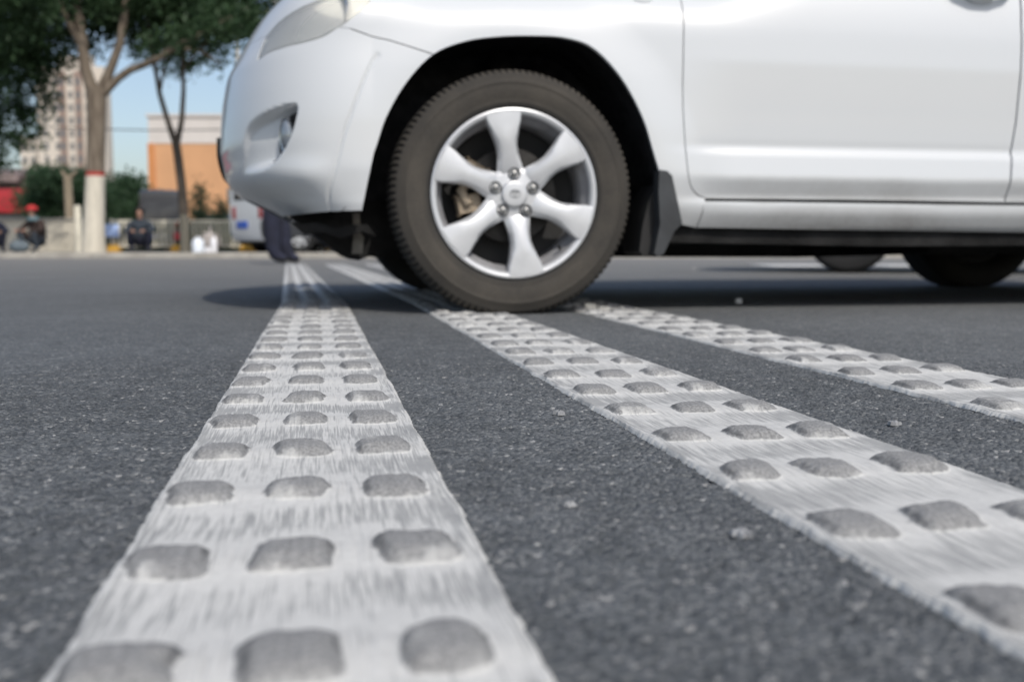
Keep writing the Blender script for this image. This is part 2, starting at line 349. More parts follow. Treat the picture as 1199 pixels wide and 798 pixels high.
Z[sub] = hh*fade-.0005
V = np.stack([GX, GY, Z], -1).reshape(-1, 3)
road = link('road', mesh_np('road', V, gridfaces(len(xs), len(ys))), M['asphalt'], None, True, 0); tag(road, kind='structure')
del GX, GY, Z, V

# ------------------------------------------------------------ raised painted strips
SD = (-math.sin(TH), math.cos(TH)); SP = (math.cos(TH), math.sin(TH)); SW = .2262; LKINK = 3.47/math.cos(TH)
ROW0, PITCHR = .594, .1640
def strip_world(xc, a, l):
    return xc+SD[0]*l+SP[0]*a, SD[1]*l+SP[1]*a
SLAB = ['leftmost near raised white strip, running down to the bottom left of the photo', 'middle near raised white strip that passes under the front tyre', 'rightmost near raised white strip, running out to the right edge behind the tyre']
SOFF = (0, .083, .122)
def bump_height(a, l, k, rows):
    h = np.zeros_like(a); mask = np.zeros_like(a); side = np.zeros_like(a); cid = np.full(a.shape, -1)
    r_ = np.random.default_rng(50+k)
    for n in range(-1, rows):
        for c in range(3):
            ac = (c-1)*.0750+r_.normal(0, .0014)-.0055; lc = ROW0+n*PITCHR+.026+r_.normal(0, .002)+SOFF[k]; ha = .0229+r_.normal(0, .0010); hl = .0285+r_.normal(0, .0009)
            hgt = .0082+r_.normal(0, .0005); sk_ = r_.normal(0, .08)
            sel = (abs(l-lc) < .05) & (abs(a-ac) < .036)
            if not sel.any(): continue
            ll = l[sel]-lc; aa = a[sel]-ac-sk_*ll-.005*(vnoise(a[sel]*60+n, l[sel]*60, c)-.5)-.0022*(vnoise(a[sel]*220+n, l[sel]*220, c)-.5); ll = ll+.008*(vnoise(a[sel]*45+n*3, l[sel]*45, c+4)-.5)+.003*(vnoise(a[sel]*240+n*3, l[sel]*240, c+4)-.5)
            rr = np.where(ll < 0, (abs(aa/ha)**5.0+abs(ll/hl)**5.0)**(1/5.), (abs(aa/ha)**4.2+abs(ll/hl)**2.8)**(1/3.4))
            t = np.clip(1.12-rr, 0, 1.12)/1.12
            v_ = hgt*(np.clip(1-np.clip(1-t*1.75, 0, 1)**1.9, 0, 1)*.86+.14*np.clip(1-(ll/hl)**2, 0, 1))
            h[sel] = np.maximum(h[sel], v_)
            m_ = sm(1.17, 1.02, rr)*(.80+.20*sm(-1.0, -.5, ll/hl+.25*(vnoise(a[sel]*160+n*7, l[sel]*60, c)-.5))); mask[sel] = np.maximum(mask[sel], m_)
            s2 = side[sel]; side[sel] = np.maximum(s2, np.maximum(.9*sm(.0, .12, t)*sm(-.72, -.95, aa/ha), .62*sm(0, .06, t)*sm(.26, .12, t)*(ll/hl > -.1)+.35*sm(.0, .1, t)*sm(.80, .97, aa/ha)))  # painted shade on the left face, plus dark crest and right edge lines
            cs = cid[sel]; cs[(rr < 1.12)] = (n+1)*3+c; cid[sel] = cs
    return h, mask, side, cid
def strip(k, far=False):
    xc = (-.1275+.2262/2*1.0+.0)+k*.4585+.003 if not far else None
    if not far:
        l = np.concatenate([np.arange(.33, 1.35, .0019), np.arange(1.35, 2.2, .0032), np.arange(2.2, LKINK, .006)]); rows = 19
        a = np.linspace(-SW/2, SW/2, 101)
        A, Lg = np.meshgrid(a, l, indexing='ij')
        h, mask, side, cid = bump_height(A, Lg, k, rows)
    else:
        l = np.arange(0, 8.35, .012); a = np.linspace(-SW/2, SW/2, 41); A, Lg = np.meshgrid(a, l, indexing='ij')
        h = np.zeros_like(A); mask = np.zeros_like(A)
        for c in range(3):
            t = np.clip(1-abs((A-(c-1)*.0715)/.026)**3, 0, 1)*np.clip(1-abs(((Lg+.05) % PITCHR-PITCHR/2)/.032)**2.4, 0, 1)
            h += .0095*np.sqrt(t); mask = np.maximum(mask, sm(.05, .4, t)); 
        side = mask*0; cid = np.full(A.shape, -1)
        mask = np.maximum(mask, .55*sm(.3, .7, vnoise(A*0+Lg*2.2, A*0+k*7.)))
    # ragged, hairy edges: push the outermost columns in and out
    e = abs(A)/(SW/2)
    jag = (vnoise(Lg*520+k*31, np.sign(A)*5)-.45)*.0024*(.4+1.2*vnoise(Lg*30, np.sign(A)*2+k))+(vnoise(Lg*150+k*13, np.sign(A)*9)-.5)*.0022+(vnoise(Lg*14, np.sign(A)*3+k)-.5)*.003
    A2 = A+np.sign(A)*jag*sm(.95, 1.0, e)
    und = (vnoise(A*9+k*5, Lg*11)-.5)*.0016+(.0010*np.cos(2*PI*(Lg-ROW0-SOFF[k]-.03)/PITCHR) if not far else 0)
    base = .0026*sm(1.0, .955, e)**.6+.0004*(vnoise(Lg*200, np.sign(A)*4+k))*sm(.93, .96, e)*sm(1., .97, e)*2-.0028*sm(.985, 1.0, e)+.0004
    hz = base+h+und*sm(1., .85, e)+(vnoise(A*420, Lg*420)-.5)*(.0003+.0007*np.clip(mask, 0, 1))+(vnoise(A*210, Lg*190, 12)-.5)*.0007*np.clip(mask, 0, 1)+(vnoise(A*300, Lg*22, 3)-.5)*.00022
    rowph = ((Lg-ROW0-SOFF[k]) % PITCHR)/PITCHR          # 0 at the near foot of a row
    if not far:
        ph_ = rowph+.16*(vnoise(A*22, Lg*3, k)-.5); rn_ = np.floor((Lg-ROW0-SOFF[k])/PITCHR); streak = 1.5*sm(.40, .62, ph_)*sm(.98, .80, ph_)*(.25+1.1*vnoise(A*10+k, rn_*3.3, 4))+.9*(vnoise(A*14, Lg*5, k)-.5)-.25*(rn_ < 0)+.25*sm(.7, .0, Lg)*0
        streak += .9*sm(.72, .93, e)*sm(.985, .95, e)
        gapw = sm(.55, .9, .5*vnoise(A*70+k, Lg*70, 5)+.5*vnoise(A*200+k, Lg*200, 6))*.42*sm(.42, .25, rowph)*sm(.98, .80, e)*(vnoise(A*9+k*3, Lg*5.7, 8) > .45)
        wear_shade = np.maximum(mask*(.74+.55*(vnoise(A*40, Lg*28, 9)-.5)), gapw); wear_shade = wear_shade+side*.8*vnoise(A*160+k, Lg*160, 2)+side*.25  # worn tops, with the painted left-face shade added on
        streak *= 1-.75*sm(.0, .3, mask)
    else:
        streak = .35+0*A; wear_shade = mask*.62
    x0c, y0c = (strip_world(xc, 0, 0) if not far else (0, 0))
    if not far: Xw, Yw = strip_world(xc, A2, Lg)
    else:
        xn = (-.1275+.2262/2)+k*.4585+.003; kx, ky = strip_world(xn, 0, LKINK-.01); t2 = TH+R(1.6)
        Xw = kx-math.sin(t2)*Lg+math.cos(t2)*A2; Yw = ky+math.cos(t2)*Lg+math.sin(t2)*A2
    Vv = np.stack([Xw, Yw, hz+.0006], -1).reshape(-1, 3); Fq = gridfaces(len(a), len(l)); fc = cid.reshape(-1)[Fq]
    at_ = dict(st=np.stack([A+k*.7, Lg, A*0], -1).reshape(-1, 3), wear_shade=wear_shade.reshape(-1), streak=streak.reshape(-1))
    def sub_mesh(name, sel, parent):
        fs = Fq[sel]; u_, inv = np.unique(fs, return_inverse=True)
        me = mesh_np(name, Vv[u_]-np.array(parent.location if parent else (0, 0, 0)), inv.reshape(fs.shape), {n: q[u_] for n, q in at_.items()})
        return link(name, me, M['paint'], parent, True, 0)
    if far:
        o = sub_mesh('rumble_strip', np.ones(len(Fq), bool), None)
        return tag(o, ['leftmost', 'middle', 'rightmost'][k]+' far worn white strip continuing beyond the white car towards the kerb', 'road marking', 'raised white strips across the road')
    root = empty('rumble_strip', (float(Xw.mean()), float(Yw.mean()), 0)); tag(root, SLAB[k], 'road marking', 'raised white strips across the road')
    onb = (fc >= 0).all(1) & (fc.max(1) == fc.min(1))
    sub_mesh('painted_base', ~onb, root)
    for b_ in np.unique(fc[onb]): sub_mesh('raised_bump', onb & (fc[:, 0] == b_), root)
for k in range(3): strip(k)
for k in range(3): strip(k, True)

# lane line dashes far across, kerb, pavement, ground
def dash(px0, px1, py, label):
    Yd = 10.6
    x0, _ = at(px0, py, Yd); x1, _ = at(px1, py, Yd); mb = MB(); n = 14
    pts = [(x0+(x1-x0)*i/n, Yd-.35+random.uniform(-.008, .008)) for i in range(n+1)]+[(x1-(x1-x0)*i/n, Yd+.75+random.uniform(-.008, .008)) for i in range(n+1)]
    mb.prism(pts, .004, .008, axis='z'); return tag(mb.build('lane_line', M['lane'], None, False), label, 'road marking', 'white lane line beyond the car')
dash(894, 975, 310, 'short white lane dash on the road, left of the far car wheel')
dash(1026, 1120, 311, 'white lane dash on the road, right of the far car wheel')
mb = MB()
for i in range(-70, 90): mb.box(i*1.0+.004, i*1.0+.996, 19.0, 19.22, -.02, .105, .012)
tag(mb.build('kerb', M['kerb'], None), kind='structure')
mb = MB(); mb.box(-80, 95, 19.222, 27.5, -.02, .094); tag(mb.build('pavement', M['pave'], None, False), kind='structure')
mb = MB(); mb.box(-90, 95, 27.52, 46, -.02, -.004); tag(mb.build('street', M['asphalt'], None, False), kind='structure')
mb = MB(); mb.box(-2500, 2500, -2500, 2500, -.3, -.03); tag(mb.build('ground', M['earth'], None, False), kind='structure')

# ============================================================ CAR BODY SURFACE
OX, OY = -.1675, 3.789; X0, X1, VC, LC = -.40, 3.0, .80, 1.0
DZ = [.14, .22, .25, .30, .335, .345, .405, .480, .496, .515, .60, .75, .85, 1.3]; DW = [.74, .80, .858, .886, .890, .878, .9015, .8930, .8805, .8845, .890, .901, .898, .87]
FZ = [.14, .22, .26, .32, .42, .55, .70, .85, 1.3]; FW = [.74, .80, .85, .872, .885, .890, .892, .89, .87]
XZ = [.14, .25, .30, .36, .43, .50, .58, .66, .74, .82, .90, .98, 1.04, 1.10]
XF = [-.58, -.64, -.70, -.803, -.867, -.884, -.881, -.873, -.857, -.811, -.76, -.693, -.638, -.582]
zf_ = np.linspace(.1, 1.4, 261)
def smooth_tab(z, w_):
    t = np.interp(zf_, z, w_); k = np.array([1, 2, 3, 2, 1.])/9; return np.convolve(np.pad(t, 2, 'edge'), k, 'valid')
TD, TF = smooth_tab(DZ, DW), smooth_tab(FZ, FW); TXF = np.convolve(np.pad(np.interp(zf_, XZ, XF), 6, 'edge'), np.hanning(15)[1:-1]/np.hanning(15).sum(), 'valid')
def Wd(x, z):
    k = sm(.42, .72, x)*(1-sm(1.95, 2.2, x)); w_ = np.interp(z, zf_, TF)*(1-k)+np.interp(z, zf_, TD)*k
    for cx in (0, 2.66): w_ = w_+.020*(1-sm(.44, .60, np.hypot(x-cx, z-.36)))
    return w_
def ZT(x): return 1.06+.06*sm(-.4, .45, x)+.20*sm(.55, .95, x)-.16*sm(2.9, 3.3, x)
def S(u, v):
    u = np.asarray(u, float); v = np.asarray(v, float); x_ = np.clip(u, X0, X1)
    a = (PI/2)*np.clip((v-VC)/LC, 0, 1)**1.3; k = 2/2.6
    z = np.where(v > VC, VC+(ZT(x_)-VC)*np.sin(a)**k, v); w_ = Wd(x_, z)*np.where(v > VC, np.cos(a)**k, 1)
    t = (PI/2)*np.clip((X0-u)/1.1, 0, 1)**1.2; p = 2/2.35
    xfz = np.interp(z, zf_, TXF)
    x = np.where(u < X0, X0-(X0-xfz)*np.sin(t)**p, x_); y = -w_*np.where(u < X0, np.clip(np.cos(t), 0, 1)**p, 1)
    t2 = (PI/2)*np.clip((u-X1)/1.1, 0, 1)**1.2; xr2 = 3.60-.12*sm(.95, 1.12, z)-.06*sm(.45, .2, z); q = 2/3.2
    x = np.where(u > X1, X1+(xr2-X1)*np.sin(t2)**q, x); y = np.where(u > X1, y*np.clip(np.cos(t2), 0, 1)**q, y)
    return np.stack([x, y, z], -1)
def nrm(u, v):
    e = .002; a = S(u+e, v)-S(u-e, v); b = S(u, v+e)-S(u, v-e); n = np.cross(a, b)
    return n/np.maximum(np.linalg.norm(n, axis=-1, keepdims=True), 1e-9)
def projc(P):
    X = OX+P[..., 0]*math.cos(TH)-P[..., 1]*math.sin(TH); Y = OY+P[..., 0]*math.sin(TH)+P[..., 1]*math.cos(TH); Zz = P[..., 2]
    zc = Y*math.cos(PITCH)+(CAMH-Zz)*math.sin(PITCH)
    return 599.5+FPX*X/zc, 399+FPX*((CAMH-Zz)*math.cos(PITCH)-Y*math.sin(PITCH))/zc, X, Y, zc
GU, GV = np.meshgrid(np.linspace(-1.5, 2.6, 820), np.linspace(.16, 1.7, 300), indexing='ij')
GP = S(GU, GV); GPX, GPY, gx, gy, _ = projc(GP); gn = nrm(GU, GV)
gnx = gn[..., 0]*math.cos(TH)-gn[..., 1]*math.sin(TH); gny = gn[..., 0]*math.sin(TH)+gn[..., 1]*math.cos(TH)
FACING = (gnx*(0-gx)+gny*(0-gy)+gn[..., 2]*(CAMH-GP[..., 2])) > 0
def uv(px, py):
    """where on the car's skin the photo shows this point"""
    d = (GPX-px)**2+(GPY-py)**2+np.where(FACING, 0, 1e6); i = np.unravel_index(np.argmin(d), d.shape); p = np.array([GU[i], GV[i]])
    for _ in range(4):
        f = lambda q: np.array(projc(S(q[0], q[1]))[:2]); c = f(p); e = .001
        J = np.stack([(f(p+[e, 0])-c)/e, (f(p+[0, e])-c)/e], 1)
        try: s_ = np.linalg.solve(J, np.array([px, py])-c)
        except Exception: break
        if np.abs(s_).max() > .05: break
        p = p+s_
    return float(p[0]), float(p[1])
def plane_pt(px, py, y):
    """car (x, z) of the photo point on the upright plane at car-side offset y"""
    a, b = (px-599.5)/FPX, (py-399)/FPX; d = Vector((a, math.cos(PITCH)-b*math.sin(PITCH), -math.sin(PITCH)-b*math.cos(PITCH)))
    o = Vector((-OX, -OY, CAMH)); Rm = Matrix.Rotation(-TH, 3, 'Z'); o = Rm @ o; d = Rm @ d
    t = (y-o.y)/d.y; return o.x+d.x*t, o.z+d.z*t
def vz(x, z):
    vv = np.linspace(.7, 1.8, 1101); return float(vv[np.argmin(abs(S(np.full(1101, x), vv)[:, 2]-z))])

def densify(poly, s):
    out = []
    for i, p in enumerate(poly):
        q = poly[(i+1) % len(poly)]; n = max(1, int(math.hypot(q[0]-p[0], q[1]-p[1])/s))
        out += [(p[0]+(q[0]-p[0])*j/n, p[1]+(q[1]-p[1])*j/n) for j in range(n)]
    return out
def catmull(pts, n=5):
    out = []
    for i in range(len(pts)-1):
        p0, p1, p2, p3 = [np.array(pts[min(max(j, 0), len(pts)-1)]) for j in (i-1, i, i+1, i+2)]
        for t in np.arange(n)/n: out.append(tuple(.5*((2*p1)+(-p0+p2)*t+(2*p0-5*p1+4*p2-p3)*t*t+(-p0+3*p1-3*p2+p3)*t**3)))
    return out+[tuple(pts[-1])]
def inside(P, poly):
    x, y = P[:, 0], P[:, 1]; c = np.zeros(len(P), bool)
    for (x0, y0), (x1, y1) in zip(poly, poly[1:]+poly[:1]):
        if y0 == y1: continue
        c ^= ((y0 > y) != (y1 > y)) & (x < (x1-x0)*(y-y0)/(y1-y0)+x0)
    return c
def pdist(P, poly):
    d = np.full(len(P), 9.)
    for p, q in zip(poly, poly[1:]+poly[:1]):
        p = np.array(p); q = np.array(q); e = q-p; L2 = max((e**2).sum(), 1e-12)
        t = np.clip(((P-p)@e)/L2, 0, 1); d = np.minimum(d, np.linalg.norm(P-p-t[:, None]*e, axis=1))
    return d
def panel(name, poly, material, parent, s=.012, gap=.0017, flange=.014, disp=None, off=0, both=False, mirror=False, smoothb=True):
    """a pressed panel on the car's skin, outline in (u, v), with turned-in edges"""
    poly = densify(poly, s*.8); A = sum(p[0]*q[1]-q[0]*p[1] for p, q in zip(poly, poly[1:]+poly[:1]))
    if A < 0: poly = poly[::-1]
    n = len(poly); pin = []
    for i in range(n):
        a, b = poly[i-1], poly[(i+1) % n]; tx, ty = b[0]-a[0], b[1]-a[1]; l_ = math.hypot(tx, ty) or 1; pin.append((poly[i][0]-ty/l_*gap, poly[i][1]+tx/l_*gap))
    xs_ = np.array([p[0] for p in pin]); ys_ = np.array([p[1] for p in pin])
    gx_, gy_ = np.meshgrid(np.arange(xs_.min(), xs_.max(), s), np.arange(ys_.min(), ys_.max(), s)); gx_[::2] += s/2
    G = np.stack([gx_.ravel(), gy_.ravel()], 1); G = G[inside(G, pin)]; G = G[pdist(G, pin) > s*.5]
    pts = [Vector(p) for p in pin]+[Vector(p) for p in G.tolist()]
    r = delaunay_2d_cdt(pts, [], [list(range(n))], 1, 1e-7)
    P2 = np.array([tuple(v) for v in r[0]]); tri = np.array([f for f in r[2] if len(f) == 3]); 
    def mapped(P):
        Q = S(P[:, 0], P[:, 1]); nn = nrm(np.clip(P[:, 0], -1.496, 4.096), P[:, 1]); o_ = off-(disp(P) if disp else 0); return Q+nn*np.reshape(o_, (-1, 1)) if disp else Q+nn*off, nn
    V3, nn = mapped(P2)
    # boundary edges for the turned-in flange
    E_ = np.sort(np.concatenate([tri[:, [0, 1]], tri[:, [1, 2]], tri[:, [2, 0]]]), 1); uq, cnt = np.unique(E_, axis=0, return_counts=True); be = uq[cnt == 1]
    faces = [tuple(t) for t in tri]
    bv = np.unique(be); rem = {int(v): len(V3)+i for i, v in enumerate(bv)}
    V3 = np.concatenate([V3, V3[bv]-nn[bv]*flange]); d3 = {}
    for a, b in be: faces.append((int(a), int(b), rem[int(b)], rem[int(a)]))
    obs = []
    def mk(sgn, extra=None):
        Vx = V3.copy(); Vx[:, 1] *= sgn; vv = Vx; ff = faces
        if extra:
            Vy = V3.copy(); Vy[:, 1] *= -1; vv = np.concatenate([Vx, Vy]); ff = faces+[tuple(i+len(Vx) for i in f) for f in faces]
        me = bpy.data.meshes.new(name); me.from_pydata(vv.tolist(), [], ff); bm = bmesh.new(); bm.from_mesh(me)
        if extra: bmesh.ops.remove_doubles(bm, verts=bm.verts, dist=2e-4)
        bmesh.ops.recalc_face_normals(bm, faces=bm.faces); bm.to_mesh(me); bm.free(); return link(name, me, material, parent, True, 40)
    if both: return [mk(1, True)]
    obs.append(mk(1))
    if mirror: obs.append(mk(-1))
    return obs

car = empty('white_car', (OX, OY, 0), TH)
tag(car, 'big white family car with silver six spoke wheel standing across the painted strips', 'car')
UP = lambda L_: [uv(*p) for p in L_]
# --- outlines read off the photo
ARCH_ALL = catmull(UP([(424, 247), (429, 222), (439.5, 176), (453, 137), (477, 96), (508, 64), (545, 49), (584, 43.5), (624, 42.5), (663, 45), (695, 57), (727, 91), (752, 137), (766, 182), (776, 214), (792, 262)]), 5)
ARCHL = ARCH_ALL[:26]; ARCHT = ARCH_ALL[25:51]; ARCHR = ARCH_ALL[50:]
SEAM1 = UP([(508, 64), (455, 47), (398, 32)])
LAMPB = catmull(UP([(398, 32), (380, 42), (357.6, 49), (335, 54.5), (316, 61), (301, 71)]), 4)
LAMPT = catmull(UP([(301, 71), (306, 56), (313, 42), (327, 26), (347, 12), (371, 1)]), 4)
up1, up2 = uv(395, -9), uv(428, -14)
LAMPR = UP([(441, -8), (432, 3), (422.7, 13), (398, 32)])
lt = LAMPT[0]; UE = -1.498
BOT = UP([(331, 254), (350, 252), (375, 249), (424, 247)])
bl = BOT[0]
front_bottom = [(UE, .385), (-1.42, .37), (-1.33, .345)]
bumper = front_bottom+BOT+ARCHL+SEAM1[1:]+LAMPB[1:]+LAMPT[1:9]+[(-1.40, LAMPT[8][1]-.005), (-1.42, lt[1]-.03), (UE, lt[1]-.05)]
bumper = [p for i, p in enumerate(bumper) if i == 0 or math.hypot(p[0]-bumper[i-1][0], p[1]-bumper[i-1][1]) > 1e-4]
FOG = catmull(UP([(287, 207), (284, 182), (288, 152), (300, 137), (322, 125), (347, 120), (347, 140), (338, 168), (321, 193), (303, 202), (287, 207)]), 4)[:-1]
fu = [p[0] for p in FOG]; fu0, fu1 = min(fu), max(fu)
def fog_depth(P):
    ins = inside(P, FOG); d = pdist(P, FOG); r = np.clip((P[:, 0]-fu0)/(fu1-fu0), 0, 1)
    seam = 0
    return np.where(ins, .042*sm(0, .022, d)*(.10+.90*sm(.0, .7, r))*sm(0, .03, d+.012), 0)
# faint seam of the arch moulding pressed into the bumper
MSE = catmull(UP([(442, 65), (424, 98), (405, 150), (392, 200), (386, 247)]), 6)
def fb_disp(P):
    dd = np.full(len(P), 9.)
    for p, q in zip(MSE, MSE[1:]):
        p = np.array(p); q = np.array(q); e = q-p; t = np.clip(((P-p)@e)/(e@e), 0, 1); dd = np.minimum(dd, np.linalg.norm(P-p-t[:, None]*e, axis=1))
    z = P[:, 1]; ridge = -.012*np.exp(-((z-.40)/.035)**2)*sm(-.55, -.75, P[:, 0])
    return fog_depth(P)+.0045*np.exp(-(dd/.0055)**2)+ridge
panel('front_bumper', bumper, M['car'], car, s=.006, disp=fb_disp, both=True)
BEZ = UP([(345, 125), (342, 146), (333, 172), (321, 191), (316, 178), (317, 152), (328, 133)])
panel('fog_lamp_bezel', BEZ, M['black'], car, s=.005, off=.006, disp=lambda P: fog_depth(P), mirror=True, flange=.004)
BZU = uv(329, 158)
for sg in (1, -1):
    p = S(*BZU); nv = nrm(*BZU); c = Vector(p-nv*.030); n_ = Vector(nv); uu = Vector((0, 0, 1)).cross(n_).normalized(); ww = n_.cross(uu)
    Mx = Matrix((( uu.x, n_.x, ww.x, c.x), (uu.y, n_.y, ww.y, c.y), (uu.z, n_.z, ww.z, c.z), (0, 0, 0, 1)))
    if sg < 0: Mx = Matrix.Scale(-1, 4, (0, 1, 0)) @ Mx
    mb = MB(); mb.lathe([(1.12, -.1), (1.18, .25), (1.10, .42), (1.0, .40), (.95, .1)], 32, 'y', M=Mx @ Matrix.Diagonal((.021, .03, .047, 1))); fo = mb.build('fog_lamp', M['chrome'], car)
    mb = MB(); mb.lathe([(1.0, .30), (.85, .55), (.5, .78), (.001, .85)], 32, 'y', M=Mx @ Matrix.Diagonal((.021, .022, .047, 1))); mb.build('lens', M['foglens'], fo)
grille_top = LAMPT[8][1]
for ob in panel('grille', [(UE, lt[1]-.052), (-1.423, lt[1]-.032), (-1.403, grille_top-.007), (UE, grille_top-.002)], M['black'], car, s=.02, off=-.01, both=True): pass
for k_ in range(3):
    z0 = lt[1]-.02+k_*(grille_top-lt[1])/3; panel('grille_bar', [(UE, z0), (-1.43, z0+.006), (-1.43, z0+.018), (UE, z0+.012)], M['chrome'], car, s=.01, off=-.002, both=True)
panel('number_plate_holder', [(UE, .43), (-1.40, .44), (-1.385, .50), (-1.39, .565), (UE, .565)], M['black'], car, s=.02, off=.012, both=True)
lamp = [p for p in LAMPB]+LAMPT[1:]+[up1, up2]+LAMPR[:-1]
for sg in (0,):
    hs = panel('headlamp', lamp, M['housing'], car, s=.02, off=-.012, mirror=True, flange=.02)
    for i, h_ in enumerate(hs):
        h2 = panel('lens', lamp, M['lens'], h_, s=.02, gap=.003, off=-.001, flange=.006)[0]
        if i: h2.data.transform(Matrix.Scale(-1, 4, (0, 1, 0))); h2.data.flip_normals()
        mb = MB(); p = S(*uv(392, 12)); q = np.array(p); q[0] += .02; q[1] = (q[1]+.045)*(1 if i == 0 else -1)
        mb.lathe([(.065, -.02), (.05, .01), (.03, .03), (.004, .035)], 24, 'x', M=Matrix.Translation(Vector(q)) @ Matrix.Rotation((-1 if i == 0 else 1)*R(-25), 4, 'Z')); mb.build('reflector', M['chrome'], h_)
# hood
hood = [(UE, grille_top+.001), (-1.40, LAMPT[8][1]-.003)]+LAMPT[8:]+[up1, up2, (LAMPR[0][0]+.02, LAMPR[0][1]+.04), (0., 1.27), (.62, 1.27), (.62, 1.795), (UE, 1.795)]
hood[2:2] = []
panel('hood', hood, M['car'], car, s=.03, both=True)
DF = UP([(797, 0), (799.5, 95), (802, 167), (806.7, 209.5), (814, 226), (826, 232.5)])
dtop = 1.30; vb0 = vz(.6, 1.03)
DFl = [(DF[0][0]-.012, vb0)]+catmull(DF, 3)
ROCK = UP([(824, 235), (822, 250), (815, 267)])
fender = ARCHT+ARCHR[1:]+[(ROCK[2][0]-.004, ROCK[2][1])]+ROCK[::-1][:2]+DFl[::-1]+[(.48, 1.267), (0., 1.267), (LAMPR[0][0]+.02, LAMPR[0][1]+.036)]+LAMPR[:-1]+SEAM1[::-1][:2]
fender = [p for i, p in enumerate(fender) if i == 0 or math.hypot(p[0]-fender[i-1][0], p[1]-fender[i-1][1]) > 1e-4]
fn = panel('fender', fender, M['car'], car, s=.010, mirror=True)
mi_, sm_i = uv(753, 2); 
for sg in (1, -1):
    mb = MB(); mb.ball((0, 0, 0), 1, (.028, .006, .013), sub=3); o = mb.build('side_marker', M['handle'], car); p = S(mi_, sm_i); o.location = (p[0], p[1]*sg, p[2]+.006)
# doors
DB = UP([(826, 232.5), (1000, 234), (1176.7, 236.5)]); DR = UP([(1176.7, 236.5), (1183, 209.5), (1189, 143), (1195, 28.6)])
vt1 = vz(1.2, 1.05); vt2 = vz(2., 1.06)
d1 = DFl+DB[1:]+DR[1:]+[(DR[-1][0]+.02, vt1)]
def crease(P):   # fades in behind the fender
    return 0*P[:, 0]
fd = panel('front_door', d1, M['car'], car, s=.0085, mirror=True)
xR = DR[0][0]
ARCH2 = [(2.66+a_, z_) for a_, z_ in [(p[0]*.98, p[1]) for p in ARCHL+ARCHT[1:]+ARCHR[1:]]]
ax = [p for p in ARCH2 if p[1] > .36]; k1 = [p for p in ARCH2 if p[0] < 2.66 and p[1] >= .40]
d2 = [(DB[-1][0]+.002, DB[-1][1])]+[(2.20, DB[-1][1])]+[p for p in k1 if p[0] < 2.36]+[(2.40, .93), (2.44, vt2), (DR[-1][0]+.024, vt1)]+[(p[0]+.003, p[1]) for p in DR[::-1][:-1]]
panel('rear_door', d2, M['car'], car, s=.014, mirror=True)
k2 = [p for p in ARCH2 if not (p[0] < 2.36) ]
k2t = [p for p in k2 if p[1] > .30 or p[0] > 2.66]
quarter = k2t+[(3.04, .30), (3.25, .45), (3.9, .50), (3.9, .80), (3.6, vz(3.0, 1.05)), (2.45, vt2), (2.405, .93)]
panel('rear_quarter', quarter, M['car'], car, s=.018, mirror=True)
panel('rear_bumper', [(3.045, .29), (3.25, .44), (3.9, .49), (4.098, .49), (4.098, .27), (3.3, .27)], M['car'], car, s=.03, both=True)
tg = panel('tailgate', [(3.905, .51), (4.098, .51), (4.098, vz(3., 1.05)), (3.9, vz(3., 1.05))], M['car'], car, s=.03, both=True)
rk0 = ROCK
rb = [ROCK[0]]+[uv(1000, 237.5), uv(1176, 240)]+[(2.20, DB[-1][1]-.008), (2.245, .31), (2.24, .235)]+[uv(1185, 272.5), uv(1000, 270), ROCK[2], ROCK[1]]
panel('rocker_panel', rb, M['car'], car, s=.010, mirror=True)
# dark inner shell behind the seams
ish = [(-1.2, .46), (-.62, .40), (-.60, .36)]
poly_in = [(-.52, .50)]+[(p[0]*1.10-.01, .36+(p[1]-.36)*1.07) for p in ARCHL[8:]+ARCHT[1:]+ARCHR[1:-4]]+[(.50, .29), (2.22, .29)]+[(2.66+(p[0]-2.66)*1.08, .36+(p[1]-.36)*1.06) for p in ARCH2[6:-5]]+[(3.1, .36), (3.4, .5), (3.4, 1.0), (-.52, 1.0)]
panel('inner_shell', poly_in, M['inner'], car, s=.06, off=-.022, flange=.004, mirror=True)
# door handles
for (px, x_off) in ((1146, 0), (None, 1.02)):
    hu, hv = uv(1146, 2); hx = hu+x_off
    for sg in (1, -1):
        p = S(hx, hv); yy = p[1]*sg
        mb = MB(); mb.tube([(-.105, 0, .012), (-.085, -.022*sg, .012), (-.03, -.036*sg, .004), (.03, -.036*sg, .002), (.085, -.022*sg, .010), (.105, 0, .012)], [.010, .012, .014, .014, .012, .010], 10)
        mb.ball((0, -.004*sg, -.004), 1, (.050, .010, .020), sub=3)
        o = mb.build('door_handle', M['handle'], car); o.location = (p[0], yy, p[2]+.016)
# greenhouse: pillars, glass, roof
def ring(z, w_, xf_, xr_2, n=7):
    return [(xf_, 0, z), (xf_+.05, -w_*.6, z), (xf_+.22, -w_, z), (xr_2-.10, -w_, z), (xr_2, -w_*.8, z), (xr_2+.01, 0, z)]
bm = bmesh.new(); rs = []
for z, w_, a, b in ((1.02, .850, .60, 3.56), (1.10, .838, .70, 3.55), (1.50, .69, 1.30, 3.42), (1.60, .64, 1.48, 3.36), (1.645, .55, 1.62, 3.28), (1.665, .30, 1.85, 3.10)):
    h_ = ring(z, w_, a, b); full = h_+[(p[0], -p[1], p[2]) for p in h_[1:-1]][::-1]; rs.append([bm.verts.new(p) for p in full])
for a, b in zip(rs, rs[1:]):
    for i in range(len(a)): bm.faces.new((a[i], a[(i+1) % len(a)], b[(i+1) % len(b)], b[i]))
bm.faces.new(rs[-1]); bmesh.ops.recalc_face_normals(bm, faces=bm.faces); me = bpy.data.meshes.new('roof'); bm.to_mesh(me); bm.free(); link('roof', me, M['car'], car, True, 35)
def sidey(z): return .838-(z-1.10)/.40*.148
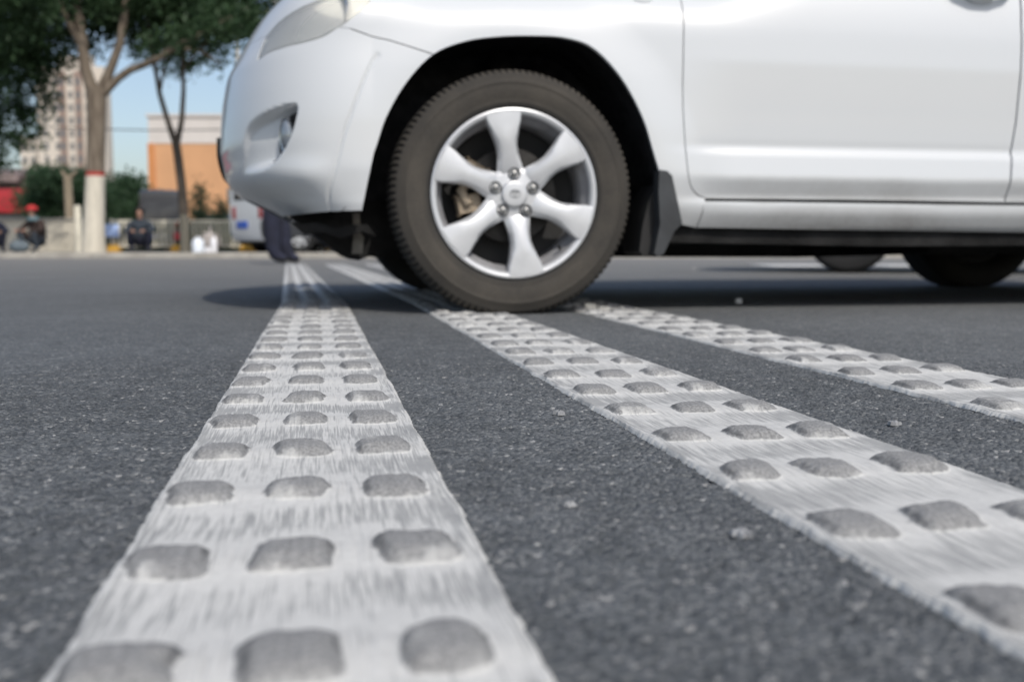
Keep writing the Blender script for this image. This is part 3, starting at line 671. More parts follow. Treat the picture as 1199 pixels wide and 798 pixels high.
for sg in (1, -1):
    for poly in ([(.98, 1.115), (1.36, 1.44), (1.56, 1.47), (1.56, 1.115)], [(1.62, 1.115), (1.62, 1.47), (2.38, 1.475), (2.44, 1.115)], [(2.50, 1.115), (2.46, 1.475), (3.10, 1.44), (3.28, 1.115)]):
        mb = MB(); a = [mb.bm.verts.new((x, -(sidey(z)+.004)*sg, z)) for x, z in poly]; b = [mb.bm.verts.new((x, -(sidey(z)-.02)*sg, z)) for x, z in poly]
        mb.bm.faces.new(a); [mb.bm.faces.new((a[i], b[i], b[(i+1) % 4], a[(i+1) % 4])) for i in range(4)]; bmesh.ops.recalc_face_normals(mb.bm, faces=mb.bm.faces); mb.build('side_window', M['glass'], car, False)
    mb = MB(); mb.box(.84, .94, *sorted((-.88*sg, -1.06*sg)), 1.17, 1.31, .035); mb.tube([(.96, -.82*sg, 1.10), (.93, -.87*sg, 1.16), (.90, -.92*sg, 1.21)], [.035, .028, .03]); mb.build('wing_mirror', M['car'], car)
def quadglass(name, pts):
    mb = MB(); a = [mb.bm.verts.new(p) for p in pts]; mb.bm.faces.new(a); o = mb.build(name, M['glass'], car, False); return o
quadglass('windshield', [(.735, -.46, 1.125), (1.285, -.385, 1.495), (1.285, .385, 1.495), (.735, .46, 1.125)])
quadglass('rear_window', [(3.57, .60, 1.13), (3.46, .50, 1.47), (3.46, -.50, 1.47), (3.57, -.60, 1.13)])
for sg in (1, -1):
    mb = MB(); mb.prism([(3.40, .72), (3.40, 1.0), (3.60, .98), (3.625, .72)], -.86*sg, -.70*sg); mb.build('tail_lamp', M['red'], car)
# arch liners, mud flaps, underbody
def liner(cx, arch):
    for sg in (1, -1):
        A3 = [(p[0]+(0), p[1]) for p in arch]
        bm = bmesh.new(); o_ = []; i_ = []; yb = []
        for (x, z) in A3:
            yo = float(Wd(np.array(x), np.array(z)))-.010; o_.append(bm.verts.new((x, -sg*yo, z)))
            gx2 = cx+(x-cx)*1.035; gz2 = .36+(z-.36)*1.05; i_.append(bm.verts.new((gx2, -sg*(yo-.05), gz2))); yb.append(bm.verts.new((gx2, -sg*.50, gz2)))
        for a, b in ((o_, i_), (i_, yb)):
            for j in range(len(a)-1): bm.faces.new((a[j], a[j+1], b[j+1], b[j]))
        bm.faces.new(yb); bmesh.ops.recalc_face_normals(bm, faces=bm.faces)
        me = bpy.data.meshes.new('wheel_arch_liner'); bm.to_mesh(me); bm.free(); link('wheel_arch_liner', me, M['liner'], car, True, 60)
liner(0, ARCHL+ARCHT[1:]+ARCHR[1:]); liner(2.66, ARCH2)
fl = [plane_pt(*p, -.914) for p in [(772, 199), (781, 200), (787, 206), (799, 262), (790, 270), (777, 297), (770, 301), (766, 296), (773, 262), (771, 225)]]
fl2 = [plane_pt(*p, -.86) for p in [(770, 215), (776, 230), (773, 262), (769, 299), (754, 300), (748, 294), (752, 262), (760, 232)]]
for cx in (0, 2.66):
    for sg in (1, -1):
        mb = MB(); mb.prism([(x+cx, z) for x, z in fl], -.915*sg, -.868*sg); o = mb.build('mud_flap', M['flap'], car, True, 30)
        mb = MB(); mb.prism([(x+cx, z) for x, z in fl2], -.866*sg, -.70*sg); mb.build('flap_inner', M['black'], o, True, 30)
mb = MB()
mb.prism([(.50, .262), (2.2, .262), (2.2, .205), (1.2, .20), (.50, .212)], -.835, .835)
mb.build('side_sill_underside', M['under'], car)
mb = MB(); mb.box(.42, 3.3, -.60, .60, .20, .30, .01); mb.box(.55, 1.15, -.35, .40, .165, .22, .02); mb.box(1.6, 2.25, -.5, .45, .17, .24, .03); mb.tube([(.3, .1, .19), (1.4, .12, .185), (2.2, .2, .20), (3.4, .4, .25)], .03); mb.build('floor_pan', M['under'], car)
x1_, z1_ = plane_pt(345, 256, -.55); 
tr = [plane_pt(*p, -.52) for p in [(338, 252), (362, 270), (385, 288), (408, 303), (420, 305), (432, 300), (455, 303), (480, 304), (520, 303), (560, 250), (440, 235), (345, 240)]]
mb = MB(); mb.prism(tr, -.52, .52); mb.build('splash_guard', M['under'], car)
bx = [plane_pt(*p, -.66) for p in [(413, 250), (421, 250), (422, 272), (426, 278), (424, 297), (412, 297), (414, 276)]]
mb = MB(); mb.prism(bx, -.67, -.65); mb.build('bumper_bracket', M['bracket'], car)
mb = MB(); pts = [plane_pt(*p, -.72) for p in [(338, 250), (352, 254), (371, 252), (392, 258), (408, 255), (430, 254), (440, 268), (424, 262), (400, 270), (378, 262), (356, 266)]]
mb.prism([(x, z-.022) for x, z in pts], -.74, -.60); mb.build('bumper_underlip', M['under'], car)
for sg in (1, -1):
    mb = MB(); mb.tube([(0, -.72*sg, .33), (.02, -.30*sg, .27)], .035); mb.tube([(0, -.66*sg, .36), (.02, -.58*sg, .62), (.03, -.54*sg, .80)], .045); mb.tube([(-.12, -.70*sg, .33), (-.14, -.2*sg, .3)], .012); mb.build('suspension_arm', M['under'], car)
    mb = MB(); mb.tube([(2.66, -.72*sg, .33), (2.6, -.25*sg, .27)], .035); mb.tube([(2.66, -.6*sg, .33), (2.68, -.5*sg, .62)], .045); mb.build('suspension_arm', M['under'], car)

# --- wheel
def tyre_mesh(seg=112*6, lugs=112):
    prof = [(.238, .020), (.2450, .0105), (.2485, .0065), (.253, .0045), (.259, .0020), (.262, .0005), (.2635, .0010), (.275, -.0030), (.290, -.0060), (.305, -.0065), (.316, -.0050), (.3175, -.0060), (.3195, -.0045), (.330, -.0005), (.3365, .0035), (.3395, .0040), (.3460, .0095), (.3520, .0165), (.3565, .025), (.3595, .035), (.3545, .0375), (.3545, .043), (.3610, .046), (.3620, .075), (.3545, .078), (.3545, .088), (.3625, .091), (.3625, .125), (.3545, .128), (.3545, .138), (.362, .141), (.361, .175), (.3565, .192), (.346, .207), (.33, .216), (.30, .223), (.26, .214), (.238, .195)]
    P = np.array(prof); an = np.arange(seg)*2*PI/seg; ph = (np.arange(seg) % (seg//lugs))
    r = np.repeat(P[:, 0][None], seg, 0); t = np.repeat(P[:, 1][None], seg, 0)
    sel = (P[:, 0] > .347); gr = (ph < 2)[:, None]
    r = r-np.where(gr & sel[None], .0055, 0); t = t+np.where(gr & (P[:, 0] > .347)[None] & (P[:, 1] < .03)[None], .0015, 0)
    V_ = np.stack([r*np.cos(an)[:, None], t, r*np.sin(an)[:, None]], -1)
    V_[..., 2] = np.maximum(V_[..., 2], -.3503)
    idx = np.arange(seg*len(P)).reshape(seg, -1); nx_ = np.roll(idx, -1, 0)
    Fq = np.stack([idx[:, :-1], idx[:, 1:], nx_[:, 1:], nx_[:, :-1]], -1).reshape(-1, 4)
    dust = np.repeat((sm(.245, .27, P[:, 0])*(1-.35*sm(.30, .345, P[:, 0])))[None], seg, 0); dust = np.where(gr & sel[None], dust*.2, dust)
    dust = dust*np.where(P[:, 1] > .03, .35, 1)[None]
    dust[:, 16:20] = np.where(gr, .1, .9)
    return mesh_np('tyre', V_.reshape(-1, 3), Fq, dict(dust=dust.reshape(-1)))
def build_wheel():
    wr = empty('wheel'); wr.parent = car
    link('tyre', tyre_mesh(), M['tyre'], wr, True, 45)
    mb = MB()
    # lip and barrel
    mb.lathe([(.2445, .014), (.2465, .006), (.2455, .001), (.2400, -.0015), (.2330, .0005), (.2285, .006), (.2260, .013)], 120)
    mb.lathe([(.2262, .012), (.2235, .030), (.214, .044), (.208, .060), (.206, .17), (.22, .19)], 120, mi=1)
    # spokes
    rr = np.array([.046, .062, .078, .095, .115, .140, .158, .170, .190, .212, .2375])
    wb = np.interp(rr, [.046, .062, .078, .095, .115, .140, .160, .190, .212, .2335], [.030, .038, .0385, .0350, .0315, .0310, .0350, .0440, .0500, .0545])
    wf = np.interp(rr, [.046, .062, .078, .095, .115, .140, .160, .175, .212, .2335], [.024, .026, .0250, .0225, .0205, .0210, .0235, .0330, .0455, .0515])
    yf_ = np.interp(rr, [.046, .062, .078, .11, .15, .170, .2335], [.022, .015, .009, .002, -.0040, -.0045, -.0026])
    ych = yf_+np.interp(rr, [.046, .09, .15, .18, .2335], [.007, .013, .018, .010, .0030])
    for k in range(6):
        an = R(98.5+60*k); cr, sr = math.cos(an), math.sin(an); rings = []
        for r, b_, f_, y0, yc in zip(rr, wb, wf, yf_, ych):
            yb_ = np.interp(r, [.05, .1, .18, .2335], [.05, .045, .045, .05])
            sec = [(-b_*.93, yb_), (-b_, yc+.006), (-b_*.985, yc), (-f_, y0+.0008), (-f_*.94, y0), (0, y0-.0008), (f_*.94, y0), (f_, y0+.0008), (b_*.985, yc), (b_, yc+.006), (b_*.93, yb_)]
            row = []
            for s_, y_ in sec:
                rad = math.sqrt(max(r*r-s_*s_, 0)) if r > .2 else r
                row.append(mb.bm.verts.new((rad*cr-s_*sr, y_, rad*sr+s_*cr)))
            rings.append(row)
        for a, b in zip(rings, rings[1:]):
            for j in range(len(a)-1): mb.bm.faces.new((a[j], b[j], b[j+1], a[j+1]))
            mb.bm.faces.new((a[-1], b[-1], b[0], a[0]))
    # hub disc
    mb.lathe([(.078, .05), (.0835, .030), (.0820, .022), (.074, .0165), (.060, .014), (.044, .0135), (.040, .0125), (.0385, .006)], 60)
    bmesh.ops.recalc_face_normals(mb.bm, faces=mb.bm.faces)
    rim = mb.build('rim', [M['alloy'], M['alloyin']], wr, True, 32, merge=0)
    mb = MB(); mb.lathe([(.0380, .010), (.0378, .004), (.0355, .0015), (.030, .0005), (.012, -.0005), (.0001, -.0008)], 48); cap = mb.build('hub_cap', M['alloy'], wr)
    mb = MB()
    def ell(cx, cz, rx, rz, t=.0011): mb.tube([(cx+rx*math.cos(a), -.0012, cz+rz*math.sin(a)) for a in [2*PI*i/28 for i in range(29)]], t, 6, False)
    ell(0, 0, .0150, .0110); ell(0, .0052, .0100, .0040); ell(0, 0, .0042, .0098); mb.build('emblem', M['emblem'], wr)
    for k in range(5):
        a = R(90+72*k); cx, cz = .0585*math.cos(a), .0585*math.sin(a)
        mb = MB(); mb.lathe([(.0180, .0160), (.0180, .0095), (.0165, .0078), (.0150, .0095), (.0148, .018)], 24, c=(cx, 0, cz)); mb.lathe([(.0148, .0175), (.001, .0176)], 24, c=(cx, 0, cz)); mb.build('lug_hole', M['hole'], wr)
        mb = MB(); mb.lathe([(.0108, .0178), (.0108, .006), (.0088, .0028), (.004, .0008), (.0002, .0004)], 6, c=(cx, 0, cz)); mb.build('lug_nut', M['nut'], wr, True, 30)
    mb = MB(); mb.lathe([(.075, .078), (.138, .078), (.140, .080), (.140, .098), (.075, .10)], 60); mb.lathe([(.0001, .055), (.055, .056), (.07, .062), (.076, .078)], 40); mb.build('brake_disc', M['steel'], wr)
    mb = MB(); mb.lathe([(.205, .13), (.06, .15), (.001, .15)], 48); mb.lathe([(.235, .185), (.001, .186)], 48); mb.build('shield_and_shade_disc', M['hole'], wr)  # brake shield, plus a black disc standing in for shade inside the wheel
    mb = MB()
    for a0 in (150, 192):
        an = R(a0); Mx = Matrix.Rotation(-an, 4, 'Y') @ Matrix.Translation((.128, .07, 0)); mb.box(-.032, .036, -.02, .03, -.026, .026, .008, M=Mx)
    mb.tube([(-.125, .05, .05), (-.15, .055, .01), (-.13, .05, -.03)], .016); mb.tube([(-.10, .048, .06), (-.12, .035, .062)], .013, 10)
    mb.build('brake_caliper', M['caliper'], wr)
    mb = MB(); a = R(-48); mb.tube([(.213*math.cos(a), .03, .213*math.sin(a)), (.196*math.cos(a), .010, .196*math.sin(a))], [.005, .004], 8); mb.build('valve', M['black'], wr)
    return wr
wheel = build_wheel(); wheel.location = (.006, -.888, .351)
for (x, s_) in ((0, 1), (2.66, -1), (2.66, 1)):
    c = copy_tree(wheel, car); c.location = (x, .886*s_, .351); c.rotation_euler = (0, (R(37) if x else R(12)), PI if s_ > 0 else 0)
    c.rotation_euler = (0, 0, PI if s_ > 0 else 0)

# ============================================================ OTHER VEHICLES
def vehicle(name, paint, label, cat, loc, rz, st, L_, wheels, rw=.31, windows=(), rim=None, rear_lamps=True, plate=None, group=None, hw=.85):
    """st: stations (x, z_low, z_belt, z_roof, half-width at belt, half-width at roof), x from nose to tail"""
    root = empty(name, loc, rz); tag(root, label, cat, group)
    bm = bmesh.new(); rings = []
    for x, zl, zb, zr, wb, wr in st:
        h_ = [(-wb*.86, zl), (-wb*.98, zl+.12), (-wb, (zl+zb)/2+.05), (-wb*.97, zb), (-wr, zr-.06), (-wr*.85, zr), (-wr*.4, zr+.015)]
        full = h_+[(-y, z) for y, z in h_[::-1]]; rings.append([bm.verts.new((x, y, z)) for y, z in full])
    for a, b in zip(rings, rings[1:]):
        for i in range(len(a)): bm.faces.new((a[i], a[(i+1) % len(a)], b[(i+1) % len(b)], b[i]))
    bm.faces.new(rings[0]); bm.faces.new(rings[-1]); bmesh.ops.recalc_face_normals(bm, faces=bm.faces)
    me = bpy.data.meshes.new('body'); bm.to_mesh(me); bm.free(); link('body', me, paint, root, True, 30)
    X = [s_[0] for s_ in st]
    def hwid(x, z):
        zb = np.interp(x, X, [s_[2] for s_ in st]); zr = np.interp(x, X, [s_[3] for s_ in st])-.06; wb = np.interp(x, X, [s_[4] for s_ in st])*.97; wr = np.interp(x, X, [s_[5] for s_ in st])
        return wb+(wr-wb)*(z-zb)/max(zr-zb, .05)
    for poly in windows:
        for sg in (1, -1):
            mb = MB(); a = [mb.bm.verts.new((x, -(hwid(x, z)+.012)*sg, z)) for x, z in poly]; mb.bm.faces.new(a); mb.build('window', M['glass'], root, False)
    for wx in wheels:
        for sg in (1, -1):
            we = empty('wheel', (wx, -(hw-.02)*sg, rw), 0 if sg > 0 else PI); we.parent = root
            mb = MB(); mb.lathe([(rw*.62, .02), (rw*.7, 0), (rw*.9, 0), (rw, .03), (rw, .17), (rw*.9, .2), (rw*.6, .2)], 32); mb.build('tyre', M['simpletyre'], we)
            mb = MB(); mb.lathe([(rw*.63, .015), (rw*.6, .03), (rw*.58, .1)], 32); 
            for k in range(7): mb.box(0, rw*.6, .012, .035, -.025, .025, 0, M=Matrix.Rotation(2*PI*k/7, 4, 'Y'))
            mb.lathe([(rw*.15, .03), (rw*.13, .005), (.001, .004)], 20); mb.build('rim', rim or M['alloy'], we)
            mb = MB(); mb.lathe([(rw*.6, .08), (.001, .08)], 24); mb.build('brake_disc', M['hole'], we)
    xe = X[-1]; zb = st[-1][2]; wb = st[-1][4]
    for sg in (1, -1):
        mb = MB(); mb.box(xe-.05, xe+.012, sg*(wb-.19)-.07, sg*(wb-.19)+.07, zb-.32, zb-.05, .015); mb.build('tail_lamp', M['red'], root)
        x0 = X[0]; mb = MB(); mb.box(x0-.012, x0+.05, sg*(st[0][4]-.24)-.12, sg*(st[0][4]-.24)+.12, st[0][2]-.18, st[0][2]-.05, .02); mb.build('headlamp', M['chrome'], root)
    mb = MB(); mb.box(xe-.01, xe+.016, -.42, .02, .52, .68, .004); mb.build('number_plate', plate or M['plateblue'], root)
    mb = MB(); mb.box(X[0]+.2, xe-.15, -hw*.8, hw*.8, .17, .32); mb.build('underbody', M['under'], root)
    return root
SED = [(0, .32, .62, .66, .66, .55), (.12, .24, .72, .76, .80, .66), (.9, .2, .84, .90, .86, .76), (1.15, .2, .88, .96, .86, .76), (1.75, .2, .90, 1.40, .87, .60), (2.4, .2, .92, 1.46, .87, .60), (3.1, .2, .94, 1.42, .87, .58), (3.75, .2, .96, 1.06, .86, .72), (4.3, .24, .96, 1.02, .80, .68), (4.42, .34, .88, .92, .70, .58)]
SEDW = [[(1.35, .97), (1.85, 1.34), (2.35, 1.36), (2.35, .97)], [(2.43, .97), (2.43, 1.36), (3.0, 1.32), (3.45, .99)]]
VAN = [(0, .34, .85, .95, .66, .55), (.08, .26, .98, 1.06, .74, .64), (.45, .22, 1.08, 1.62, .77, .62), (.9, .22, 1.10, 1.84, .78, .66), (2.2, .22, 1.12, 1.87, .78, .67), (3.6, .22, 1.12, 1.85, .78, .66), (3.78, .26, 1.10, 1.78, .75, .64), (3.82, .36, 1.05, 1.60, .72, .62)]
VANW = [[(.62, 1.12), (.85, 1.62), (1.35, 1.64), (1.35, 1.12)], [(1.45, 1.14), (1.45, 1.64), (2.4, 1.66), (2.4, 1.14)], [(2.5, 1.14), (2.5, 1.66), (3.45, 1.62), (3.5, 1.14)]]
# car in the next lane, seen only below the white car's sill
xw, _ = at(1075, 310, 7.7)
vehicle('parked_car', M['darkcar'], 'dark car in the next lane, its wheel seen under the white car', 'car', (xw-.85*math.cos(R(19))+.83*math.sin(R(-19))*-1*-1, 7.7+.83*math.cos(R(19))+.85*math.sin(R(19)), .0), R(-19), SED, 4.4, (.85, 3.4), .33, SEDW, rim=M['black'])
xk, _ = at(352, 280, 19.5)
vehicle('parked_car', M['darkcar'], 'dark car with silver wheels at the kerb, behind the bumper underside', 'car', (xk-.80, 20.25, .094), 0, SED, 4.4, (.80, 3.4), .30, SEDW)
# white van at the kerbside, rear three-quarter
vx, _ = at(311, 280, 21.4)
vr = R(180+42)
rear_corner = Vector((3.82, -.70, 0))      # tail corner that stands nearest in the photo
rc = Matrix.Rotation(R(226), 3, 'Z') @ Vector((3.82, .72, 0))
van = vehicle('white_van', M['vanwhite'], 'small white van with red tail lamp behind the walking legs', 'van', (vx-rc.x, 21.4-rc.y, .094), R(226), VAN, 3.8, (.55, 3.05), .28, VANW, hw=.76)
mb = MB(); mb.box(3.79, 3.832, -.52, .52, 1.14, 1.50, .02); mb.build('rear_window', M['glass'], van)
# traffic beyond the fence
def beyond(px0, Y, name, paint, label, cat, st, win, rz=0, rw=.30, dx=0, g=None, wheels=(.8, 3.4)):
    x, _ = at(px0, 285, Y); return vehicle(name, paint, label, cat, (x, Y, -.03), rz, st, 4.4, wheels, rw, win, group=g)
beyond(192, 38, 'parked_car', M['bluecar'], 'slate blue car behind the cream picket fence, left of the white van', 'car', SED, SEDW)
beyond(190, 41, 'dark_van', M['darkcar'], 'dark grey high roofed van behind the fence, left of the slim tree', 'van', [(a, b, c*1.15, d*1.28, e, f*1.1) for a, b, c, d, e, f in VAN], [[(x, z*1.16) for x, z in p] for p in VANW], rz=R(-71), wheels=(.6, 3.1))

# ============================================================ PLANTS
def leaves(name, blobs, n, size, material, parent=None, loc=(0, 0, 0), flat=.6, seed=1):
    """many small folded leaf faces spread through uneven clumps"""
    r_ = np.random.default_rng(seed); B = np.array([b[:3] for b in blobs]); Rr = np.array([b[3] for b in blobs]); p_ = Rr**2; p_ = p_/p_.sum()
    ncl = max(8, n//26); ci_ = r_.choice(len(B), ncl, p=p_); d = r_.normal(size=(ncl, 3)); d /= np.linalg.norm(d, axis=1, keepdims=True); rad = r_.random(ncl)**.45
    C_ = B[ci_]+d*(rad*Rr[ci_])[:, None]*np.array([1, 1, flat+.15])
    k = r_.choice(ncl, n); c = C_[k]+r_.normal(size=(n, 3))*size*2.3
    a = r_.normal(size=(n, 3)); a /= np.linalg.norm(a, axis=1, keepdims=True); b = np.cross(a, r_.normal(size=(n, 3))); b /= np.linalg.norm(b, axis=1, keepdims=True)
    s_ = size*r_.uniform(.6, 1.4, n)[:, None]; up = np.cross(a, b)
    V_ = np.stack([c-a*s_, c+b*s_*.5+up*s_*.15, c+a*s_, c-b*s_*.5+up*s_*.15], 1).reshape(-1, 3)
    o = link(name, mesh_np(name, V_, np.arange(4*n).reshape(n, 4)), material, parent, False); return o
ML = leaf_material('street_tree_leaves', (.018, .040, .020), (.048, .090, .036)); ML2 = leaf_material('slim_tree_leaves', (.030, .062, .022), (.070, .125, .038)); ML3 = leaf_material('bush_leaves', (.030, .060, .030), (.055, .105, .050)); ML4 = leaf_material('conifer_needles', (.020, .038, .022), (.035, .060, .030))
bk1 = bark('pale_bark', (.20, .165, .125), (.11, .085, .062), 1.62, .09); bk2 = bark('dark_bark', (.085, .070, .055), (.045, .036, .028), .85, None, (.16, .15, .12)); bk3 = bark('branch_bark', (.16, .13, .10), (.09, .07, .05))
def tree(name, Y, trunk, limbs, blobs, n, size, lm, bm_, label, seed, zb=.094):
    """trunk and limbs: lists of ((px, py), radius); blobs: (px, py, dY, radius)"""
    bx_, _ = at(trunk[0][0][0], trunk[0][0][1], Y); root = empty(name, (bx_, Y, zb)); tag(root, label, 'tree', 'street trees along the pavement' if 'street' in name else None)
    W3 = lambda p, dY=0: (lambda q: (q[0]-bx_, dY, q[1]-zb))(at(p[0], p[1], Y+dY))
    mb = MB(); pts = [W3(p) for p, r in trunk]; pts[0] = (pts[0][0], 0, 0); mb.tube(pts, [r for p, r in trunk], 14)
    for li in limbs: mb.tube([W3(q[0], q[2] if len(q) > 2 else 0) for q in li], [q[1] for q in li], 9)
    mb.build('trunk', bm_, root)
    leaves('crown', [(*W3(b[:2], b[2]+.8), b[3]) for b in blobs], n, size, lm, root, seed=seed)
    return root
tree('street_tree', 21.5,
     [((110, 294), .26), ((110, 270), .225), ((111, 235), .205), ((112, 190), .19), ((113, 150), .185), ((113, 118), .20), ((112, 104), .19)],
     [[((110, 112), .14), ((100, 80), .12), ((96, 45), .105), ((91, 10), .09), ((88, -40), .07)],
      [((97, 55), .085), ((84, 32), .08), ((68, 0), .07), ((52, -35), .05)],
      [((115, 112), .12), ((128, 85), .10), ((141, 50), .085), ((148, 0), .07), ((152, -50), .05)],
      [((116, 113), .12), ((126, 104), .095), ((138, 92), .085), ((152, 82), .08), ((166, 77), .075), ((186, 68), .07), ((205, 55), .065), ((226, 46), .06), ((246, 34), .05), ((290, 10), .03)],
      [((205, 56), .05), ((235, 60), .04), ((258, 74), .02)]],
     [(30, -5, -1.0, 1.25), (85, -20, .3, 1.2), (10, 40, -.6, 1.0), (5, 90, -.3, .85), (-30, 60, .5, 1.6), (40, 45, .8, .75), (60, 20, .8, .8), (120, -15, -.8, .95), (160, -30, .3, 1.1), (200, -20, -.5, 1.0), (230, -10, .5, .85), (262, 10, -.3, .65), (290, 5, .5, .55), (120, 20, 1., .6), (-10, 130, .2, .7), (20, 130, .4, .38), (8, 160, 0, .35), (35, 95, .5, .40), (48, 88, .3, .42), (54, 118, .3, .30), (36, 135, .3, .38), (66, 72, .2, .35), (30, 165, .2, .30), (0, 190, .5, .35), (90, 40, 1.2, .6), (300, -30, 0, .9), (175, 5, 1, .6), (205, 38, -1.4, .42), (240, 26, -1.5, .45), (275, 30, -1.4, .42), (300, 22, -1.3, .40), (172, 52, -1.4, .25), (90, -90, 0, 2.0), (190, -100, 0, 1.8), (0, -90, 0, 1.8)],
     60000, .062, ML, bk1, 'pale barked street tree with white painted foot and red band', 3)
tree('street_tree', 22.9,
     [((217, 292), .125), ((216, 262), .11), ((213, 220), .10), ((208, 180), .095), ((206, 168), .095)],
     [[((206, 170), .075), ((196, 140), .06), ((187, 110), .055), ((182, 80), .05), ((176, 45), .04), ((170, 0), .03)],
      [((207, 170), .07), ((213, 140), .06), ((215, 105), .05), ((214, 75), .045), ((220, 40), .035), ((232, 0), .025)],
      [((187, 110), .035), ((192, 80), .03), ((200, 50), .022)], [((214, 85), .03), ((228, 62), .025), ((246, 46), .02)]],
     [(170, 28, 0, .75), (195, 45, .5, .62), (215, 50, -.5, .6), (240, 38, .2, .62), (182, 62, .3, .38), (225, 15, .5, .9), (200, 5, -.6, .9), (265, 30, 0, .6), (160, 55, 0, .3), (250, 62, .2, .35), (150, 20, .4, .6), (215, 78, 0, .28), (280, 20, .4, .7), (190, 84, 0, .2), (210, -40, 0, 1.8)],
     16000, .062, ML2, bk2, 'slim dark street tree with forked trunk in front of the orange building', 8)
# painted trunk seen left of the big tree
tree('street_tree', 30.0, [((82, 291), .15), ((82, 260), .13), ((80, 225), .12), ((79, 205), .12)], [[((79, 210), .07), ((72, 200), .04)], [((80, 210), .06), ((90, 200), .04)]],
     [(62, 205, 0, .42), (85, 215, .3, .55), (48, 212, .5, .45), (100, 208, 1.2, .42), (70, 226, 1.2, .6), (45, 235, 1.2, .5), (95, 232, 1.2, .55)], 9000, .055, ML3, bark('cream_bark', (.34, .28, .20), (.25, .20, .14)), 'low bushy street tree with tan trunk left of the painted tree', 9)
def bush(px, py, Y, blobs, n, size, lm, label, seed, name='bush'):
    x, _ = at(px, py, Y); root = empty(name, (x, Y, 0)); tag(root, label, 'bush' if name == 'bush' else 'tree')
    W3 = lambda p, dY=0: (lambda q: (q[0]-x, dY, q[1]))(at(p[0], p[1], Y+dY))
    mb = MB(); t0 = W3(blobs[0][:2]); mb.tube([(0, 0, -.02), (t0[0]*.5, 0, t0[2]*.5), (t0[0], 0, t0[2])], [.1, .07, .03], 7); mb.build('trunk', bk3, root)
    leaves('crown', [(*W3(b[:2], b[2]), b[3]) for b in blobs], n, size, lm, root, seed=seed); return root
bush(66, 292, 34, [(60, 240, 0, .8), (80, 245, .3, .8), (45, 228, 0, .5), (100, 235, 0, .8), (50, 258, 0, .8), (85, 262, 0, .9), (115, 245, .3, .8), (40, 205, 0, .45), (68, 215, .5, .6), (30, 240, 1, .5)], 9000, .07, ML, 'dark hedge like bush behind the beige wall', 21)
bush(150, 292, 52, [(140, 228, 0, 1.1), (150, 218, 0, .7), (165, 232, 0, .9), (132, 240, 0, 1.2), (160, 250, 0, 1.2), (135, 258, 1, 1.2), (158, 214, 0, .45), (128, 222, 0, .8)], 9000, .10, ML3, 'round topped bush between the painted tree and the orange building', 22)
hx0, _ = at(118, 290, 29); hx1, _ = at(420, 290, 29); hg = empty('hedge', ((hx0+hx1)/2, 29, 0)); tag(hg, 'low dark clipped hedge behind the cream picket fence', 'hedge')
leaves('foliage', [(x_, 0, z_, .42) for x_ in np.arange(-(hx1-hx0)/2, (hx1-hx0)/2, .3) for z_ in (.25, .60)], 14000, .05, ML, hg, seed=77)
mb = MB(); [mb.tube([(x_, 0, 0), (x_+.05, 0, .7)], .02, 5) for x_ in np.arange(-(hx1-hx0)/2, (hx1-hx0)/2, .6)]; mb.build('stems', bk3, hg)
def conifer(px, Y, ptop, label, seed):
    x, _ = at(px, 290, Y); _, zt = at(px, ptop, Y); root = empty('conifer', (x, Y, 0)); tag(root, label, 'tree')
    mb = MB(); mb.tube([(0, 0, 0), (0, 0, zt)], [.07, .01], 7); mb.build('trunk', bk3, root)
    leaves('crown', [(random.uniform(-.1, .1), 0, zt*(i/9), .12+.62*(1-i/9)*zt/3) for i in range(2, 10)], 2600, .055, ML4, root, seed=seed)
conifer(234, 34, 216, 'small dark conifer in front of the orange wall', 31)
conifer(258, 36, 236, 'short dark conifer beside the white van', 32)

# ============================================================ WALLS, FENCE, BUILDINGS
xw0, _ = at(-260, 270, 24.3); xw1, _ = at(106, 270, 24.3); _, zw = at(50, 255.5, 24.3)
wl = empty('low_wall', ((xw0+xw1)/2, 24.3, .094)); tag(wl, 'low beige wall on the left behind the seated person', 'wall')
hw_ = (xw1-xw0)/2
mb = MB(); mb.box(-hw_, hw_, -.1, .1, 0, zw-.094-.06, .01); mb.build('wall_body', M['wall'], wl)
mb = MB(); mb.box(-hw_-.03, hw_+.03, -.14, .14, zw-.094-.058, zw-.094, .015); mb.build('coping', M['kerb'], wl)
xb, zb_ = at(90.5, 240, 23.8)
mb = MB(); mb.tube([(0, 0, 0), (0, 0, zb_-.15), (0, 0, zb_-.11), (0, 0, zb_-.094)], [.085, .08, .07, .02], 14); o = mb.build('bollard', M['cream'], None); o.location = (xb, 23.8, .094); tag(o, 'tan round post standing in front of the low beige wall', 'post')
# picket fence with yellow feet
xf0, _ = at(131, 280, 24.3); _, zf = at(131, 257.5, 24.3); pitchf = 80/FPX*24.3
fe = empty('picket_fence', (xf0, 24.3, .094)); tag(fe, 'long cream picket fence standing on yellow feet along the pavement', 'fence')
zt_ = zf-.094; NF = 12
foot_mb = MB(); foot_mb.prism([(-.20, 0), (-.20, .10), (-.14, .17), (.14, .17), (.20, .10), (.20, 0)], -.14, .14); ft0 = foot_mb.build('foot', M['yellow'], fe)
pm = MB(); pm.box(-.022, .022, -.022, .022, .17, zt_+.03, .004); po0 = pm.build('post', M['cream'], fe)
pn = MB(); pn.box(.022, pitchf-.022, -.015, .015, zt_-.05, zt_, .004); pn.box(.022, pitchf-.022, -.015, .015, .12, .16, .004)
k = 0; x = .09
while x < pitchf-.05: pn.box(x-.022, x+.022, -.010, .010, .16, zt_-.05); x += .118
pa0 = pn.build('picket_panel', M['cream'], fe)
for i in range(NF):
    for src in ((ft0, po0, pa0) if i < NF-1 else (ft0, po0)):
        o = src if i == 0 else src.copy()
        if i: col.objects.link(o); o.parent = fe
        o.location = (i*pitchf, 0, 0)
